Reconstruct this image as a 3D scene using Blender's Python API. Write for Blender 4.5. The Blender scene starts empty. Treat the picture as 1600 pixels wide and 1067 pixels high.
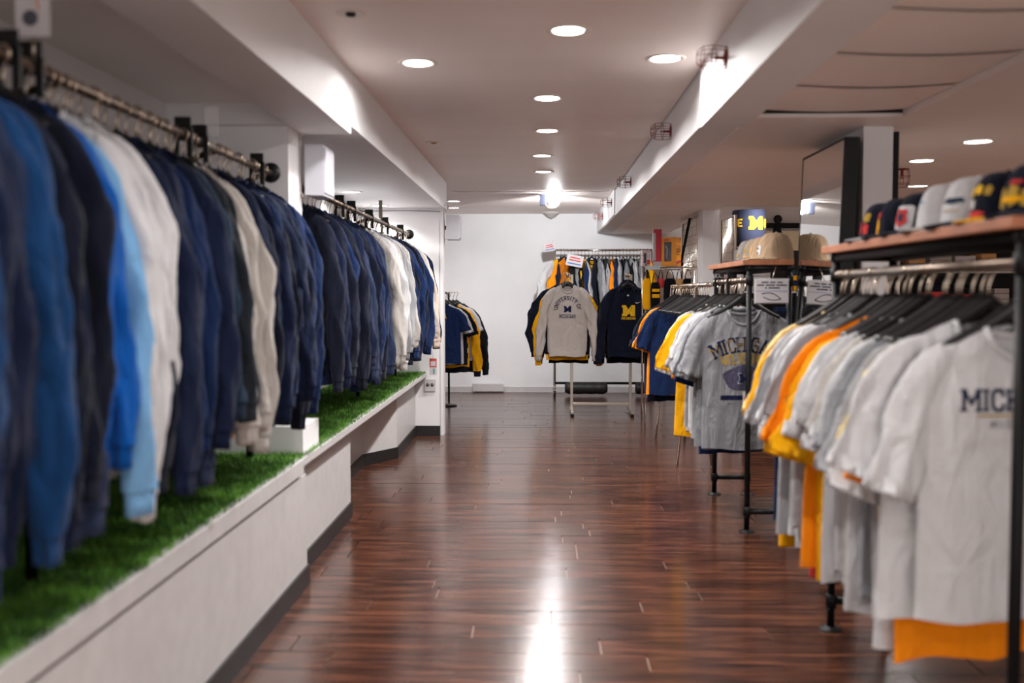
import bpy, bmesh, math, random
import numpy as np
from mathutils import Vector, Matrix
from mathutils.bvhtree import BVHTree

# ------------------------------------------------------------------ camera, world, lights, exposure
SC = bpy.context.scene
COL = SC.collection
cam_data = bpy.data.cameras.new('camera')
cam = bpy.data.objects.new('camera', cam_data)
COL.objects.link(cam)
cam.location = (0, 0, 1.4)
cam.rotation_euler = (math.radians(90 - 2.778), 0, math.radians(1.655))
cam_data.sensor_width = 36
cam_data.lens = 35.0
cam_data.clip_start = 0.05
cam_data.dof.use_dof = True
cam_data.dof.focus_distance = 10.0
cam_data.dof.aperture_fstop = 1.6
SC.camera = cam
SC.cycles.caustics_reflective = False

world = bpy.data.worlds.new('world')
SC.world = world
world.use_nodes = True
bg = world.node_tree.nodes['Background']
bg.inputs[0].default_value = (1.0, 0.96, 0.94, 1)
bg.inputs[1].default_value = 0.9

SC.view_settings.view_transform = 'Standard'
SC.view_settings.look = 'None'
SC.view_settings.gamma = 1
SC.view_settings.exposure = 1.02
SC.view_settings.use_curve_mapping = False

LAMP_W = 17.0          # power of one ceiling downlight
WARM = (1.0, 0.968, 0.945)
FLOOD_E = 65.0        # glow of the flood light's lens

# ------------------------------------------------------------------ helpers
def s2l(c):
    def f(v):
        v /= 255.0
        return v / 12.92 if v <= 0.04045 else ((v + 0.055) / 1.055) ** 2.4
    return (f(c[0]), f(c[1]), f(c[2]), 1.0)

MATS = {}
def mat(name, rgb, rough=0.6, metal=0.0, noise=0.0, nscale=8.0, bump=0.0, bscale=60.0,
        emit=0.0, spec=0.5, sheen=0.0, alpha=1.0, trans=0.0, coord='Object', stretch=(1, 1, 1), jitter=0.0):
    if name in MATS:
        return MATS[name]
    m = bpy.data.materials.new(name)
    m.use_nodes = True
    nt = m.node_tree
    b = nt.nodes['Principled BSDF']
    col = s2l(rgb)
    b.inputs['Base Color'].default_value = col
    b.inputs['Roughness'].default_value = rough
    b.inputs['Metallic'].default_value = metal
    b.inputs['Specular IOR Level'].default_value = spec
    b.inputs['Sheen Weight'].default_value = sheen
    b.inputs['Alpha'].default_value = alpha
    b.inputs['Transmission Weight'].default_value = trans
    if emit:
        b.inputs['Emission Color'].default_value = col
        b.inputs['Emission Strength'].default_value = emit
    vec = None
    if noise or bump:
        tc = nt.nodes.new('ShaderNodeTexCoord')
        mp = nt.nodes.new('ShaderNodeMapping')
        mp.inputs['Scale'].default_value = stretch
        nt.links.new(tc.outputs[coord], mp.inputs[0])
        vec = mp.outputs[0]
    last = None
    if noise:
        n = nt.nodes.new('ShaderNodeTexNoise')
        n.inputs['Scale'].default_value = nscale
        n.inputs['Detail'].default_value = 4
        nt.links.new(vec, n.inputs['Vector'])
        r = nt.nodes.new('ShaderNodeValToRGB')
        r.color_ramp.elements[0].position = 0.3
        r.color_ramp.elements[1].position = 0.7
        r.color_ramp.elements[0].color = tuple(c * (1 - noise) for c in col[:3]) + (1,)
        r.color_ramp.elements[1].color = tuple(min(1, c * (1 + noise)) for c in col[:3]) + (1,)
        nt.links.new(n.outputs[0], r.inputs[0])
        last = r.outputs[0]
    if jitter:
        oi = nt.nodes.new('ShaderNodeObjectInfo')
        hs = nt.nodes.new('ShaderNodeHueSaturation')
        mr = nt.nodes.new('ShaderNodeMapRange')
        mr.inputs['To Min'].default_value = 1 - jitter
        mr.inputs['To Max'].default_value = 1 + jitter
        nt.links.new(oi.outputs['Random'], mr.inputs[0])
        nt.links.new(mr.outputs[0], hs.inputs['Value'])
        if last:
            nt.links.new(last, hs.inputs['Color'])
        else:
            hs.inputs['Color'].default_value = col
        last = hs.outputs[0]
    if last:
        nt.links.new(last, b.inputs['Base Color'])
    if bump:
        n2 = nt.nodes.new('ShaderNodeTexNoise')
        n2.inputs['Scale'].default_value = bscale
        n2.inputs['Detail'].default_value = 3
        nt.links.new(vec, n2.inputs['Vector'])
        bp = nt.nodes.new('ShaderNodeBump')
        bp.inputs['Strength'].default_value = bump
        bp.inputs['Distance'].default_value = 0.01
        nt.links.new(n2.outputs[0], bp.inputs['Height'])
        nt.links.new(bp.outputs[0], b.inputs['Normal'])
    MATS[name] = m
    return m

def tag(o, label=None, cat=None, group=None, kind=None):
    if label: o['label'] = label
    if cat: o['category'] = cat
    if group: o['group'] = group
    if kind: o['kind'] = kind
    return o

def link(name, data, m=None, parent=None, loc=None, rot=None):
    o = bpy.data.objects.new(name, data)
    COL.objects.link(o)
    if m is not None and data is not None:
        if len(data.materials) == 0:
            data.materials.append(m)
        else:
            o.material_slots[0].link = 'OBJECT'
            o.material_slots[0].material = m
    if parent is not None: o.parent = parent
    if loc is not None: o.location = loc
    if rot is not None: o.rotation_euler = rot
    return o

def empty(name, loc=(0, 0, 0), rz=0.0, label=None, cat=None, group=None):
    o = bpy.data.objects.new(name, None)
    o.empty_display_size = 0.05
    COL.objects.link(o)
    o.location = loc
    o.rotation_euler = (0, 0, rz)
    tag(o, label, cat, group)
    return o

class MB:
    """collects shapes and links them as one mesh object"""
    def __init__(s):
        s.v = []; s.f = []; s.smooth = []
    def add(s, vs, fs, sm=False):
        k = len(s.v)
        s.v += [tuple(map(float, p)) for p in vs]
        s.f += [tuple(i + k for i in f) for f in fs]
        s.smooth += [sm] * len(fs)
        return s
    def box(s, x0, x1, y0, y1, z0, z1, ch=0.0):
        if ch <= 0:
            vs = [(x, y, z) for z in (z0, z1) for y in (y0, y1) for x in (x0, x1)]
            fs = [(0, 2, 3, 1), (4, 5, 7, 6), (0, 1, 5, 4), (2, 6, 7, 3), (0, 4, 6, 2), (1, 3, 7, 5)]
            return s.add(vs, fs)
        bm = bmesh.new()
        bmesh.ops.create_cube(bm, size=1)
        for v in bm.verts:
            v.co = Vector(((x0 + x1) / 2 + v.co.x * (x1 - x0), (y0 + y1) / 2 + v.co.y * (y1 - y0), (z0 + z1) / 2 + v.co.z * (z1 - z0)))
        bmesh.ops.bevel(bm, geom=bm.edges[:], offset=ch, segments=2, affect='EDGES', profile=0.5)
        bm.verts.index_update()
        s.add([v.co for v in bm.verts], [[v.index for v in f.verts] for f in bm.faces])
        bm.free()
        return s
    def tube(s, pts, r, n=8, caps=True, closed=False):
        pts = [Vector(p) for p in pts]
        rs = r if hasattr(r, '__len__') else [r] * len(pts)
        N = len(pts); vs = []; fs = []
        up = None
        for i, p in enumerate(pts):
            a = pts[(i - 1) % N] if (i or closed) else p
            b = pts[(i + 1) % N] if (i < N - 1 or closed) else p
            t = (b - a).normalized()
            if up is None:
                up = Vector((0, 0, 1)) if abs(t.z) < 0.9 else Vector((1, 0, 0))
            u = (up - t * up.dot(t)).normalized()
            w = t.cross(u)
            up = u
            for k in range(n):
                an = 2 * math.pi * k / n
                vs.append(p + (u * math.cos(an) + w * math.sin(an)) * rs[i])
        for i in range(N if closed else N - 1):
            j = (i + 1) % N
            for k in range(n):
                fs.append((i * n + k, i * n + (k + 1) % n, j * n + (k + 1) % n, j * n + k))
        if caps and not closed:
            fs.append(tuple(range(n - 1, -1, -1)))
            fs.append(tuple((N - 1) * n + k for k in range(n)))
        return s.add(vs, fs, True)
    def lathe(s, prof, c=(0, 0, 0), n=24, axis='z'):
        vs = []; fs = []
        for (r, z) in prof:
            for k in range(n):
                a = 2 * math.pi * k / n
                p = (r * math.cos(a), r * math.sin(a), z)
                if axis == 'x': p = (z, r * math.cos(a), r * math.sin(a))
                if axis == 'y': p = (r * math.cos(a), z, r * math.sin(a))
                vs.append((p[0] + c[0], p[1] + c[1], p[2] + c[2]))
        for i in range(len(prof) - 1):
            for k in range(n):
                fs.append((i * n + k, i * n + (k + 1) % n, (i + 1) * n + (k + 1) % n, (i + 1) * n + k))
        return s.add(vs, fs, True)
    def prism(s, poly, axis, a0, a1):
        """polygon (2D list) extruded along axis from a0 to a1"""
        n = len(poly)
        def P(p, a):
            if axis == 'y': return (p[0], a, p[1])
            if axis == 'x': return (a, p[0], p[1])
            return (p[0], p[1], a)
        vs = [P(p, a0) for p in poly] + [P(p, a1) for p in poly]
        fs = [tuple(range(n)), tuple(range(2 * n - 1, n - 1, -1))] + [(i, i + n, (i + 1) % n + n, (i + 1) % n) for i in range(n)]
        return s.add(vs, fs)
    def mesh(s, name='m'):
        me = bpy.data.meshes.new(name)
        me.from_pydata(s.v, [], s.f)
        me.polygons.foreach_set('use_smooth', s.smooth)
        me.update()
        bm = bmesh.new(); bm.from_mesh(me)
        bmesh.ops.recalc_face_normals(bm, faces=bm.faces[:])
        bm.to_mesh(me); bm.free()
        return me
    def build(s, name, m, parent=None, loc=None, rot=None):
        return link(name, s.mesh(name), m, parent, loc, rot)

def struct(name, mb, m, parent=None):
    o = mb.build(name, m, parent)
    if parent is None: o['kind'] = 'structure'
    return o

def ordn(n):
    return '%d%s' % (n, 'th' if 10 <= n % 100 <= 20 else {1: 'st', 2: 'nd', 3: 'rd'}.get(n % 10, 'th'))

# ------------------------------------------------------------------ materials
M_wall = mat('white_paint', (228, 227, 228), 0.55, noise=0.03, nscale=2.5, bump=0.05, bscale=30)
M_ceil = mat('ceiling_paint', (240, 229, 223), 0.5, noise=0.03, nscale=1.2, bump=0.3, bscale=3.0, stretch=(0.5, 2.2, 1))
M_trimw = mat('white_trim', (192, 189, 189), 0.4, noise=0.05, nscale=12)
M_base = mat('black_vinyl', (26, 24, 24), 0.45, noise=0.2, nscale=30, bump=0.1)
M_pipe = mat('black_pipe', (9, 9, 10), 0.5, 0.0, spec=0.2, noise=0.2, nscale=20, bump=0.1, bscale=120)
M_blackpl = mat('black_plastic', (12, 12, 13), 0.5, spec=0.3)
M_hanger = mat('hanger_plastic', (20, 20, 22), 0.3)
M_chrome = mat('chrome', (215, 208, 200), 0.16, 1.0)
M_hook = mat('hook_steel', (205, 188, 170), 0.25, 1.0)
M_nickel = mat('nickel_tube', (178, 168, 156), 0.3, 1.0)
M_rail = mat('rail_steel', (120, 106, 95), 0.38, 1.0, noise=0.2, nscale=30)
M_shelf = mat('shelf_wood', (158, 98, 66), 0.5, noise=0.25, nscale=6, stretch=(6, 1, 1), bump=0.1)
M_speaker = mat('speaker_plastic', (190, 190, 198), 0.4)
M_lamp = mat('lamp_glow', (255, 250, 246), 0.5, emit=9.0)
M_lamptrim = mat('lamp_trim', (222, 214, 204), 0.4)
M_flood = mat('flood_glow', (250, 252, 255), 0.5, emit=FLOOD_E)
M_mirror = mat('mirror_glass', (232, 232, 230), 0.015, 1.0)
M_card = mat('card_white', (196, 190, 192), 0.6)
M_ink = mat('ink_grey', (70, 70, 80), 0.7)
M_inkred = mat('ink_red', (196, 70, 66), 0.7)
M_inkblue = mat('ink_blue', (70, 110, 170), 0.7)
M_clear = mat('clear_acrylic', (235, 235, 235), 0.1, alpha=0.28)
M_wire = mat('guard_red', (120, 38, 32), 0.4, 0.2)
M_brass = mat('sprinkler_brass', (150, 120, 80), 0.3, 1.0)
M_red = mat('box_red', (196, 30, 52), 0.4)
M_yel = mat('box_yellow', (236, 150, 28), 0.4)
M_window = mat('box_window', (60, 52, 52), 0.15)
M_cream = mat('cream_door', (232, 220, 188), 0.5, noise=0.03)
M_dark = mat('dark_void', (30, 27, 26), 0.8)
M_blanket = mat('blanket_navy', (16, 24, 50), 0.9, noise=0.1, nscale=30)
M_maize = mat('maize', (240, 190, 20), 0.85, noise=0.05, nscale=40)

def fabric(name, rgb, jitter=0.10, noise=0.06, wrinkle=0.5):
    m = mat('fabric_' + name, rgb, 0.92, noise=noise, nscale=220, bump=0.25, bscale=420, spec=0.12, sheen=0.06, jitter=jitter)
    nt = m.node_tree; b = nt.nodes['Principled BSDF']
    if 'wrinkled' in m: return m
    m['wrinkled'] = 1
    fine = b.inputs['Normal'].links[0].from_node
    tc = nt.nodes.new('ShaderNodeTexCoord'); oi = nt.nodes.new('ShaderNodeObjectInfo')
    ad = nt.nodes.new('ShaderNodeVectorMath'); ad.operation = 'MULTIPLY_ADD'
    co = nt.nodes.new('ShaderNodeCombineXYZ')
    for i in range(3): nt.links.new(oi.outputs['Random'], co.inputs[i])
    ad.inputs[1].default_value = (13, 7, 29)
    nt.links.new(co.outputs[0], ad.inputs[0]); nt.links.new(tc.outputs['Object'], ad.inputs[2])
    mp = nt.nodes.new('ShaderNodeMapping'); mp.inputs['Scale'].default_value = (1.0, 1.0, 0.42)
    nt.links.new(ad.outputs[0], mp.inputs[0])
    n = nt.nodes.new('ShaderNodeTexNoise'); n.inputs['Scale'].default_value = 11; n.inputs['Detail'].default_value = 3; n.inputs['Distortion'].default_value = 0.8
    nt.links.new(mp.outputs[0], n.inputs['Vector'])
    bp = nt.nodes.new('ShaderNodeBump'); bp.inputs['Strength'].default_value = wrinkle; bp.inputs['Distance'].default_value = 0.07
    nt.links.new(n.outputs[0], bp.inputs['Height']); nt.links.new(bp.outputs[0], fine.inputs['Normal'])
    return m
FB = {
    'navy': fabric('navy', (21, 30, 56)), 'navy2': fabric('navy2', (22, 40, 78)), 'navy3': fabric('navy3', (15, 20, 36)),
    'slate': fabric('slate', (38, 48, 74)), 'blue': fabric('blue', (18, 56, 100)), 'royal': fabric('royal', (8, 80, 160), 0.03),
    'sky': fabric('sky', (116, 165, 208), 0.03), 'white': fabric('white', (198, 198, 200), 0.03), 'offwhite': fabric('offwhite', (180, 175, 170), 0.03),
    'charcoal': fabric('charcoal', (30, 35, 42), 0.08), 'tan': fabric('tan', (206, 160, 104), 0.04), 'grey': fabric('grey', (122, 123, 127), 0.07, 0.1),
    'ltgrey': fabric('ltgrey', (158, 159, 163), 0.05, 0.1), 'heather': fabric('heather', (134, 134, 138), 0.02, 0.14),
    'black': fabric('black', (15, 16, 20)), 'gold': fabric('gold', (236, 168, 14), 0.04), 'orange': fabric('orange', (240, 136, 14), 0.04),
    'cream': fabric('cream', (222, 198, 136), 0.04), 'blush': fabric('blush', (206, 186, 172), 0.03), 'oat': fabric('oat', (186, 178, 172), 0.02, 0.09),
    'red': fabric('red', (190, 60, 60), 0.05), 'steel': fabric('steel', (40, 56, 76)),
    'khaki': fabric('khaki', (172, 147, 120), 0.05), 'khaki2': fabric('khaki2', (160, 144, 124), 0.03), 'capgrey': fabric('capgrey', (140, 134, 130), 0.03),
    'inknavy': fabric('inknavy', (22, 30, 60), 0.0), 'inkmaize': fabric('inkmaize', (236, 186, 40), 0.0), 'inkgold': fabric('inkgold', (172, 140, 60), 0.0),
    'inkfade': fabric('inkfade', (92, 96, 112), 0.0),
}

# floor plank material: grain stretched along the board, offset for each board
def plank_material():
    m = bpy.data.materials.new('walnut_laminate')
    m.use_nodes = True
    nt = m.node_tree; b = nt.nodes['Principled BSDF']
    tc = nt.nodes.new('ShaderNodeTexCoord'); oi = nt.nodes.new('ShaderNodeObjectInfo')
    mp = nt.nodes.new('ShaderNodeMapping'); mp.inputs['Scale'].default_value = (2.0, 22, 9)
    sc = nt.nodes.new('ShaderNodeVectorMath'); sc.operation = 'MULTIPLY_ADD'
    co = nt.nodes.new('ShaderNodeCombineXYZ')
    for i in range(3): nt.links.new(oi.outputs['Random'], co.inputs[i])
    sc.inputs[1].default_value = (37, 53, 71)
    nt.links.new(co.outputs[0], sc.inputs[0]); nt.links.new(tc.outputs['Object'], sc.inputs[2])
    nt.links.new(sc.outputs[0], mp.inputs[0])
    n = nt.nodes.new('ShaderNodeTexNoise'); n.inputs['Scale'].default_value = 1.6; n.inputs['Detail'].default_value = 6; n.inputs['Distortion'].default_value = 0.45
    nt.links.new(mp.outputs[0], n.inputs['Vector'])
    r = nt.nodes.new('ShaderNodeValToRGB')
    r.color_ramp.elements[0].position = 0.32; r.color_ramp.elements[1].position = 0.72
    r.color_ramp.elements[0].color = s2l((32, 18, 13)); r.color_ramp.elements[1].color = s2l((110, 66, 46))
    e = r.color_ramp.elements.new(0.5); e.color = s2l((70, 40, 29))
    nt.links.new(n.outputs[0], r.inputs[0])
    hs = nt.nodes.new('ShaderNodeHueSaturation')
    mr = nt.nodes.new('ShaderNodeMapRange'); mr.inputs['To Min'].default_value = 0.82; mr.inputs['To Max'].default_value = 1.16
    nt.links.new(oi.outputs['Random'], mr.inputs[0]); nt.links.new(mr.outputs[0], hs.inputs['Value']); nt.links.new(r.outputs[0], hs.inputs['Color'])
    nt.links.new(hs.outputs[0], b.inputs['Base Color'])
    b.inputs['Roughness'].default_value = 0.18
    b.inputs['Specular IOR Level'].default_value = 0.85
    mp2 = nt.nodes.new('ShaderNodeMapping'); mp2.inputs['Scale'].default_value = (2.0, 30, 1)
    nt.links.new(sc.outputs[0], mp2.inputs[0])
    n2 = nt.nodes.new('ShaderNodeTexNoise'); n2.inputs['Scale'].default_value = 3; n2.inputs['Detail'].default_value = 3
    nt.links.new(mp2.outputs[0], n2.inputs['Vector'])
    bp = nt.nodes.new('ShaderNodeBump'); bp.inputs['Strength'].default_value = 0.12; bp.inputs['Distance'].default_value = 0.01
    nt.links.new(n2.outputs[0], bp.inputs['Height']); nt.links.new(bp.outputs[0], b.inputs['Normal'])
    return m
M_plank = plank_material()
M_floor = mat('floor_under', (140, 112, 96), 0.4, noise=0.3, nscale=4, stretch=(1, 8, 1))

# ------------------------------------------------------------------ structure: floor, walls, ceilings
rng = random.Random(7)
floor = struct('floor', MB().box(-3, 6, -2, 14.05, -0.08, -0.009), M_floor)
PW, PL = 0.172, 1.22
plank_me = MB().box(-0.5, 0.5, -PW / 2 + 0.0014, PW / 2 - 0.0014, -0.009, 0.0).mesh('plank')
row = 0
y = 2.35
while y < 14.0:
    x = -1.5 - rng.random() * 0.9
    if 9.7 < y: x = -2.2 - rng.random() * 0.7
    xe = 2.25
    while x < xe:
        a = max(x, -1.5 if y < 9.7 else -2.3); b = min(x + PL, xe)
        if b - a > 0.05 and y + PW / 2 < 14.01:
            o = link('plank', plank_me, M_plank, floor, ((a + b) / 2, y, rng.uniform(-0.0006, 0.0004)))
            o.scale = (b - a - 0.005, 1, 1)
            o.rotation_euler = (rng.uniform(-0.005, 0.005), rng.uniform(-0.0006, 0.0006), 0)
        x += PL
    y += PW
# main ceiling over the aisle, side bulkheads and soffits
ceil_main = struct('ceiling', MB().box(-0.95, 0.78, -2, 10.72, 2.5, 2.6), M_ceil)
struct('ceiling_far', MB().box(-3, 0.81, 10.74, 14.05, 2.508, 2.6).box(-3, -0.95, 9.9, 10.74, 2.508, 2.6), M_ceil)
struct('ceiling_left', MB().box(-2.0, -1.02, -2, 4.78, 2.30, 2.36), M_ceil)
struct('trim_1', MB().box(-1.06, -0.95, -2, 5.0, 2.195, 2.6).box(-1.2, -1.06, -2, 5.0, 2.195, 2.30).box(-2.0, -1.2, 4.72, 5.0, 2.2, 2.32), M_wall)
struct('trim_2', MB().box(-2.0, -0.945, 5.0, 10.0, 2.232, 2.6), M_wall)
struct('trim_3', MB().box(0.775, 0.99, -2, 4.92, 2.205, 2.6), M_wall)
struct('trim_4', MB().box(0.795, 0.99, 4.92, 14.05, 2.232, 2.6).box(0.783, 0.80, 10.74, 14.05, 2.24, 2.6), M_wall)
ceil_r = struct('ceiling_right', MB().box(0.99, 1.75, 4.76, 14.05, 2.225, 2.4).box(1.75, 6, 4.76, 9.3, 2.225, 2.4).box(1.68, 6, -2, 4.72, 2.215, 2.4).box(1.75, 6, 9.3, 14.05, 2.6, 2.7), M_ceil)
struct('ceiling_void_shade', MB().box(0.98, 1.70, -2, 4.80, 2.37, 2.4), M_dark)  # dark slab: its colour stands in for shade above the drop-in panels
struct('ceiling_slot_shade', MB().box(0.995, 1.69, 4.748, 4.759, 2.243, 2.37), M_dark)  # dark plate over the soffit's edge face, painting the shade in the slot
# sagging drop-in panels right of the aisle beam
for i in range(8):
    y1 = 4.655 - i * 0.55; y0 = y1 - 0.547
    nx, ny = 8, 6
    vs = []; fs = []
    for j in range(ny + 1):
        for k in range(nx + 1):
            u = k / nx; v = j / ny
            sag = 0.016 * math.sin(math.pi * u) * (0.8 + 0.2 * (1 - v)) + 0.004 * (1 - v)
            vs.append((0.992 + 0.686 * u, y0 + (y1 - y0) * v, 2.245 - sag))
    for j in range(ny):
        for k in range(nx):
            q = j * (nx + 1) + k
            fs.append((q, q + nx + 1, q + nx + 2, q + 1))
    nv = len(vs)
    vs2 = vs + [(p[0], p[1], p[2] + 0.012) for p in vs]
    fs2 = fs + [tuple(reversed([q + nv for q in f])) for f in fs]
    MB().add(vs2, fs2, True).build('ceiling_panel', M_ceil, ceil_r)

wall_back = struct('wall_back', MB().box(-3, 6, 14.01, 14.15, -0.01, 2.72), M_wall)
struct('wall_left', MB().box(-1.9, -1.78, -2, 9.75, -0.01, 2.4), M_wall)
struct('wall_pier', MB().box(-1.78, -1.215, 4.79, 5.06, 0.6145, 2.26).box(-1.78, -1.15, 4.76, 5.10, 0.6145, 0.755), M_wall)
struct('wall_divider', MB().box(-3, -0.985, 9.75, 9.90, -0.01, 2.55).box(-0.985, -0.955, 9.742, 9.91, -0.01, 2.25), M_wall)
struct('wall_far_left', MB().box(-3.1, -3, 9.8, 14.1, -0.01, 2.6), M_wall)
struct('wall_right', MB().box(6, 6.1, -2, 14.1, -0.01, 2.7), M_wall)
struct('baseboard_back', MB().box(-3, 6, 13.995, 14.01, 0, 0.085, 0.003), M_trimw)
struct('baseboard_vent', MB().box(-0.96, -0.52, 13.955, 13.995, 0.015, 0.13, 0.006), M_trimw)
struct('pillar_near', MB().box(1.60, 1.745, 5.03, 5.80, 0, 2.225), M_wall)
struct('pillar_far', MB().box(1.61, 1.775, 10.0, 10.3, 0, 2.225), M_wall)
struct('trim_5', MB().box(1.752, 1.775, 5.03, 5.08, 0, 2.2), M_pipe)

# ------------------------------------------------------------------ display platform with turf on the left
pf = empty('display_platform', (-1.45, 5, 0), 0, 'long white display platform with green turf top along the left side', 'platform')
def loc_mb(mb, par):
    l = par.location
    mb.v = [(p[0] - l.x, p[1] - l.y, p[2] - l.z) for p in mb.v]
    return mb
loc_mb(MB().box(-1.755, -1.124, -1.0, 4.711, 0, 0.535), pf).build('front_panel', M_trimw, pf)
loc_mb(MB().box(-1.755, -1.19, 4.711, 6.157, 0, 0.585), pf).build('front_panel', M_trimw, pf)
loc_mb(MB().prism([(-1.755, 6.157), (-1.43, 6.157), (-1.445, 7.98), (-1.22, 8.365), (-1.236, 9.742), (-1.755, 9.742)], 'z', 0, 0.585), pf).build('front_panel', M_trimw, pf)
loc_mb(MB().box(-1.755, -1.13, -1.0, 9.742, 0.585, 0.612).box(-1.150, -1.112, -1.0, 4.62, 0.553, 0.622, 0.003).box(-1.16, -1.118, 4.62, 9.742, 0.582, 0.622, 0.003), pf).build('top_edge', M_trimw, pf)
sk = MB().box(-1.124, -1.112, -1.0, 4.711, 0, 0.095).box(-1.20, -1.112, 4.711, 4.720, 0, 0.095)
sk.box(-1.19, -1.178, 4.720, 6.157, 0, 0.095)
loc_mb(sk, pf).build('skirting', M_base, pf)
def strip(p, q, h=0.095, t=0.012):
    p = Vector(p); q = Vector(q); d = (q - p).normalized(); n = Vector((d.y, -d.x)) * t
    return [(p.x, p.y), (q.x, q.y), (q.x + n.x, q.y + n.y), (p.x + n.x, p.y + n.y)]
sk = MB()
for a, b in (((-1.43, 6.16), (-1.445, 7.98)), ((-1.445, 7.98), (-1.22, 8.365)), ((-1.22, 8.365), (-1.236, 9.73))):
    sk.prism(strip(a, b), 'z', 0, 0.095)
sk.box(-1.236, -0.99, 9.728, 9.742, 0, 0.095)
loc_mb(sk, pf).build('skirting', M_base, pf)

M_turf = bpy.data.materials.new('turf_blades'); M_turf.use_nodes = True
def turf_nodes():
    nt = M_turf.node_tree; b = nt.nodes['Principled BSDF']
    g = nt.nodes.new('ShaderNodeNewGeometry'); n = nt.nodes.new('ShaderNodeTexNoise'); n.inputs['Scale'].default_value = 9; n.inputs['Detail'].default_value = 5
    nt.links.new(g.outputs['Position'], n.inputs['Vector'])
    r = nt.nodes.new('ShaderNodeValToRGB')
    r.color_ramp.elements[0].position = 0.3; r.color_ramp.elements[0].color = s2l((38, 82, 22))
    r.color_ramp.elements[1].position = 0.72; r.color_ramp.elements[1].color = s2l((112, 168, 54))
    mx = nt.nodes.new('ShaderNodeMath'); mx.operation = 'ADD'
    m2 = nt.nodes.new('ShaderNodeMath'); m2.operation = 'MULTIPLY_ADD'; m2.inputs[1].default_value = 0.35; m2.inputs[2].default_value = -0.17
    nt.links.new(g.outputs['Random Per Island'], m2.inputs[0]); nt.links.new(m2.outputs[0], mx.inputs[0]); nt.links.new(n.outputs[0], mx.inputs[1])
    nt.links.new(mx.outputs[0], r.inputs[0]); nt.links.new(r.outputs[0], b.inputs['Base Color'])
    b.inputs['Roughness'].default_value = 0.6
turf_nodes()
nr = np.random.default_rng(3)
def turf():
    parts = []
    for y0, y1, dens in ((1.2, 3.2, 30000), (3.2, 6.0, 22000), (6.0, 9.73, 12000)):
        n = int((y1 - y0) * 0.64 * dens)
        parts.append(np.stack([nr.uniform(-1.77, -1.122, n), nr.uniform(y0, y1, n)], 1))
    P = np.concatenate(parts)
    inp = (P[:, 0] < -1.145) & (P[:, 1] > 4.75) & (P[:, 1] < 5.11)
    P = P[~inp]
    n = len(P)
    an = nr.uniform(0, 2 * np.pi, n); h = nr.uniform(0.018, 0.036, n); w = nr.uniform(0.0016, 0.003, n)
    lean = nr.normal(0, 0.011, (n, 2))
    V = np.zeros((n, 3, 3))
    V[:, 0, 0] = P[:, 0] - np.cos(an) * w; V[:, 0, 1] = P[:, 1] - np.sin(an) * w
    V[:, 1, 0] = P[:, 0] + np.cos(an) * w; V[:, 1, 1] = P[:, 1] + np.sin(an) * w
    V[:, 0:2, 2] = 0.612
    V[:, 2, :2] = P + lean; V[:, 2, 2] = 0.612 + h
    me = bpy.data.meshes.new('turf')
    me.vertices.add(n * 3); me.vertices.foreach_set('co', V.reshape(-1))
    me.loops.add(n * 3); me.loops.foreach_set('vertex_index', np.arange(n * 3, dtype=np.int32))
    me.polygons.add(n); me.polygons.foreach_set('loop_start', np.arange(0, n * 3, 3, dtype=np.int32))
    me.update()
    return me
M_mat = mat('turf_backing', (30, 52, 18), 0.95, noise=0.3, nscale=40)
tf = link('artificial_turf', turf(), M_turf)
tag(tf, 'short green artificial turf covering the top of the left platform', 'turf', kind='stuff')
MB().box(-1.78, -1.128, -1.0, 9.742, 0.6115, 0.6145).build('turf_backing', M_mat, tf)

# ------------------------------------------------------------------ lamps
def downlight(x, y, z, label, group, power=LAMP_W, r=0.085, spread=132, deep=0.0, glow=True, spot=True):
    e = empty('ceiling_downlight', (x, y, z), 0, label, 'ceiling light', group)
    MB().lathe([(r * 0.78, 0.012), (r * 0.80, -0.003), (r * 0.98, -0.007), (r * 1.1, -0.004), (r * 1.12, 0.0)], n=28).build('trim_ring', M_lamptrim, e)
    if deep:
        MB().lathe([(r * 0.79, -0.003), (r * 0.74, 0.03 - 0.034)], n=28).build('reflector', M_lamptrim, e)
    MB().lathe([(0.0001, -0.0035), (r * 0.78, -0.0025), (r * 0.79, 0.0)], n=28).build('diffuser', M_lamp if glow else M_dark, e)
    if spot:
        l = bpy.data.lights.new('downlight_beam', 'AREA')
        l.shape = 'DISK'; l.size = r * 1.5; l.energy = power; l.color = WARM; l.spread = math.radians(spread)
        lo = bpy.data.objects.new('downlight_beam', l); COL.objects.link(lo); lo.parent = e; lo.location = (0, 0, -0.010)
    return e
G = 'round recessed lights over the aisle'
for i, (x, y, d) in enumerate(((0.114, 4.233, 'with inner bulb, nearest along the middle of aisle'), (-0.589, 4.804, 'beside the left bulkhead'), (0.583, 4.747, 'beside the right beam'),
                            (0.035, 5.682, 'second along the middle of aisle'), (0.042, 6.812, 'third along the middle of aisle'),
                            (0.009, 8.037, 'fourth along the middle of aisle'), (0.022, 9.087, 'fifth along the middle of aisle'))):
    downlight(x, y, 2.5, 'round recessed ceiling light ' + d, G, LAMP_W * (1.05 if i == 0 else 0.36 if i < 3 else 1.1), deep=(i == 0), spread=166 if i in (1, 2) else 161)
for i, (x, y) in enumerate(((0.1, 2.6), (-0.58, 1.6), (0.58, 1.6), (0.1, 0.2), (0.0, -1.4))):  # unseen downlights added to light the near end of the aisle
    downlight(x, y, 2.5, 'added round recessed ceiling light out of view, %s' % ('just ahead of the viewer', 'overhead on the left', 'overhead on the right', 'above the viewer', 'behind the viewer')[i], 'added round recessed lights out of view overhead', LAMP_W * (0.5, 0.14, 0.14, 0.7, 0.9)[i])
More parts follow.
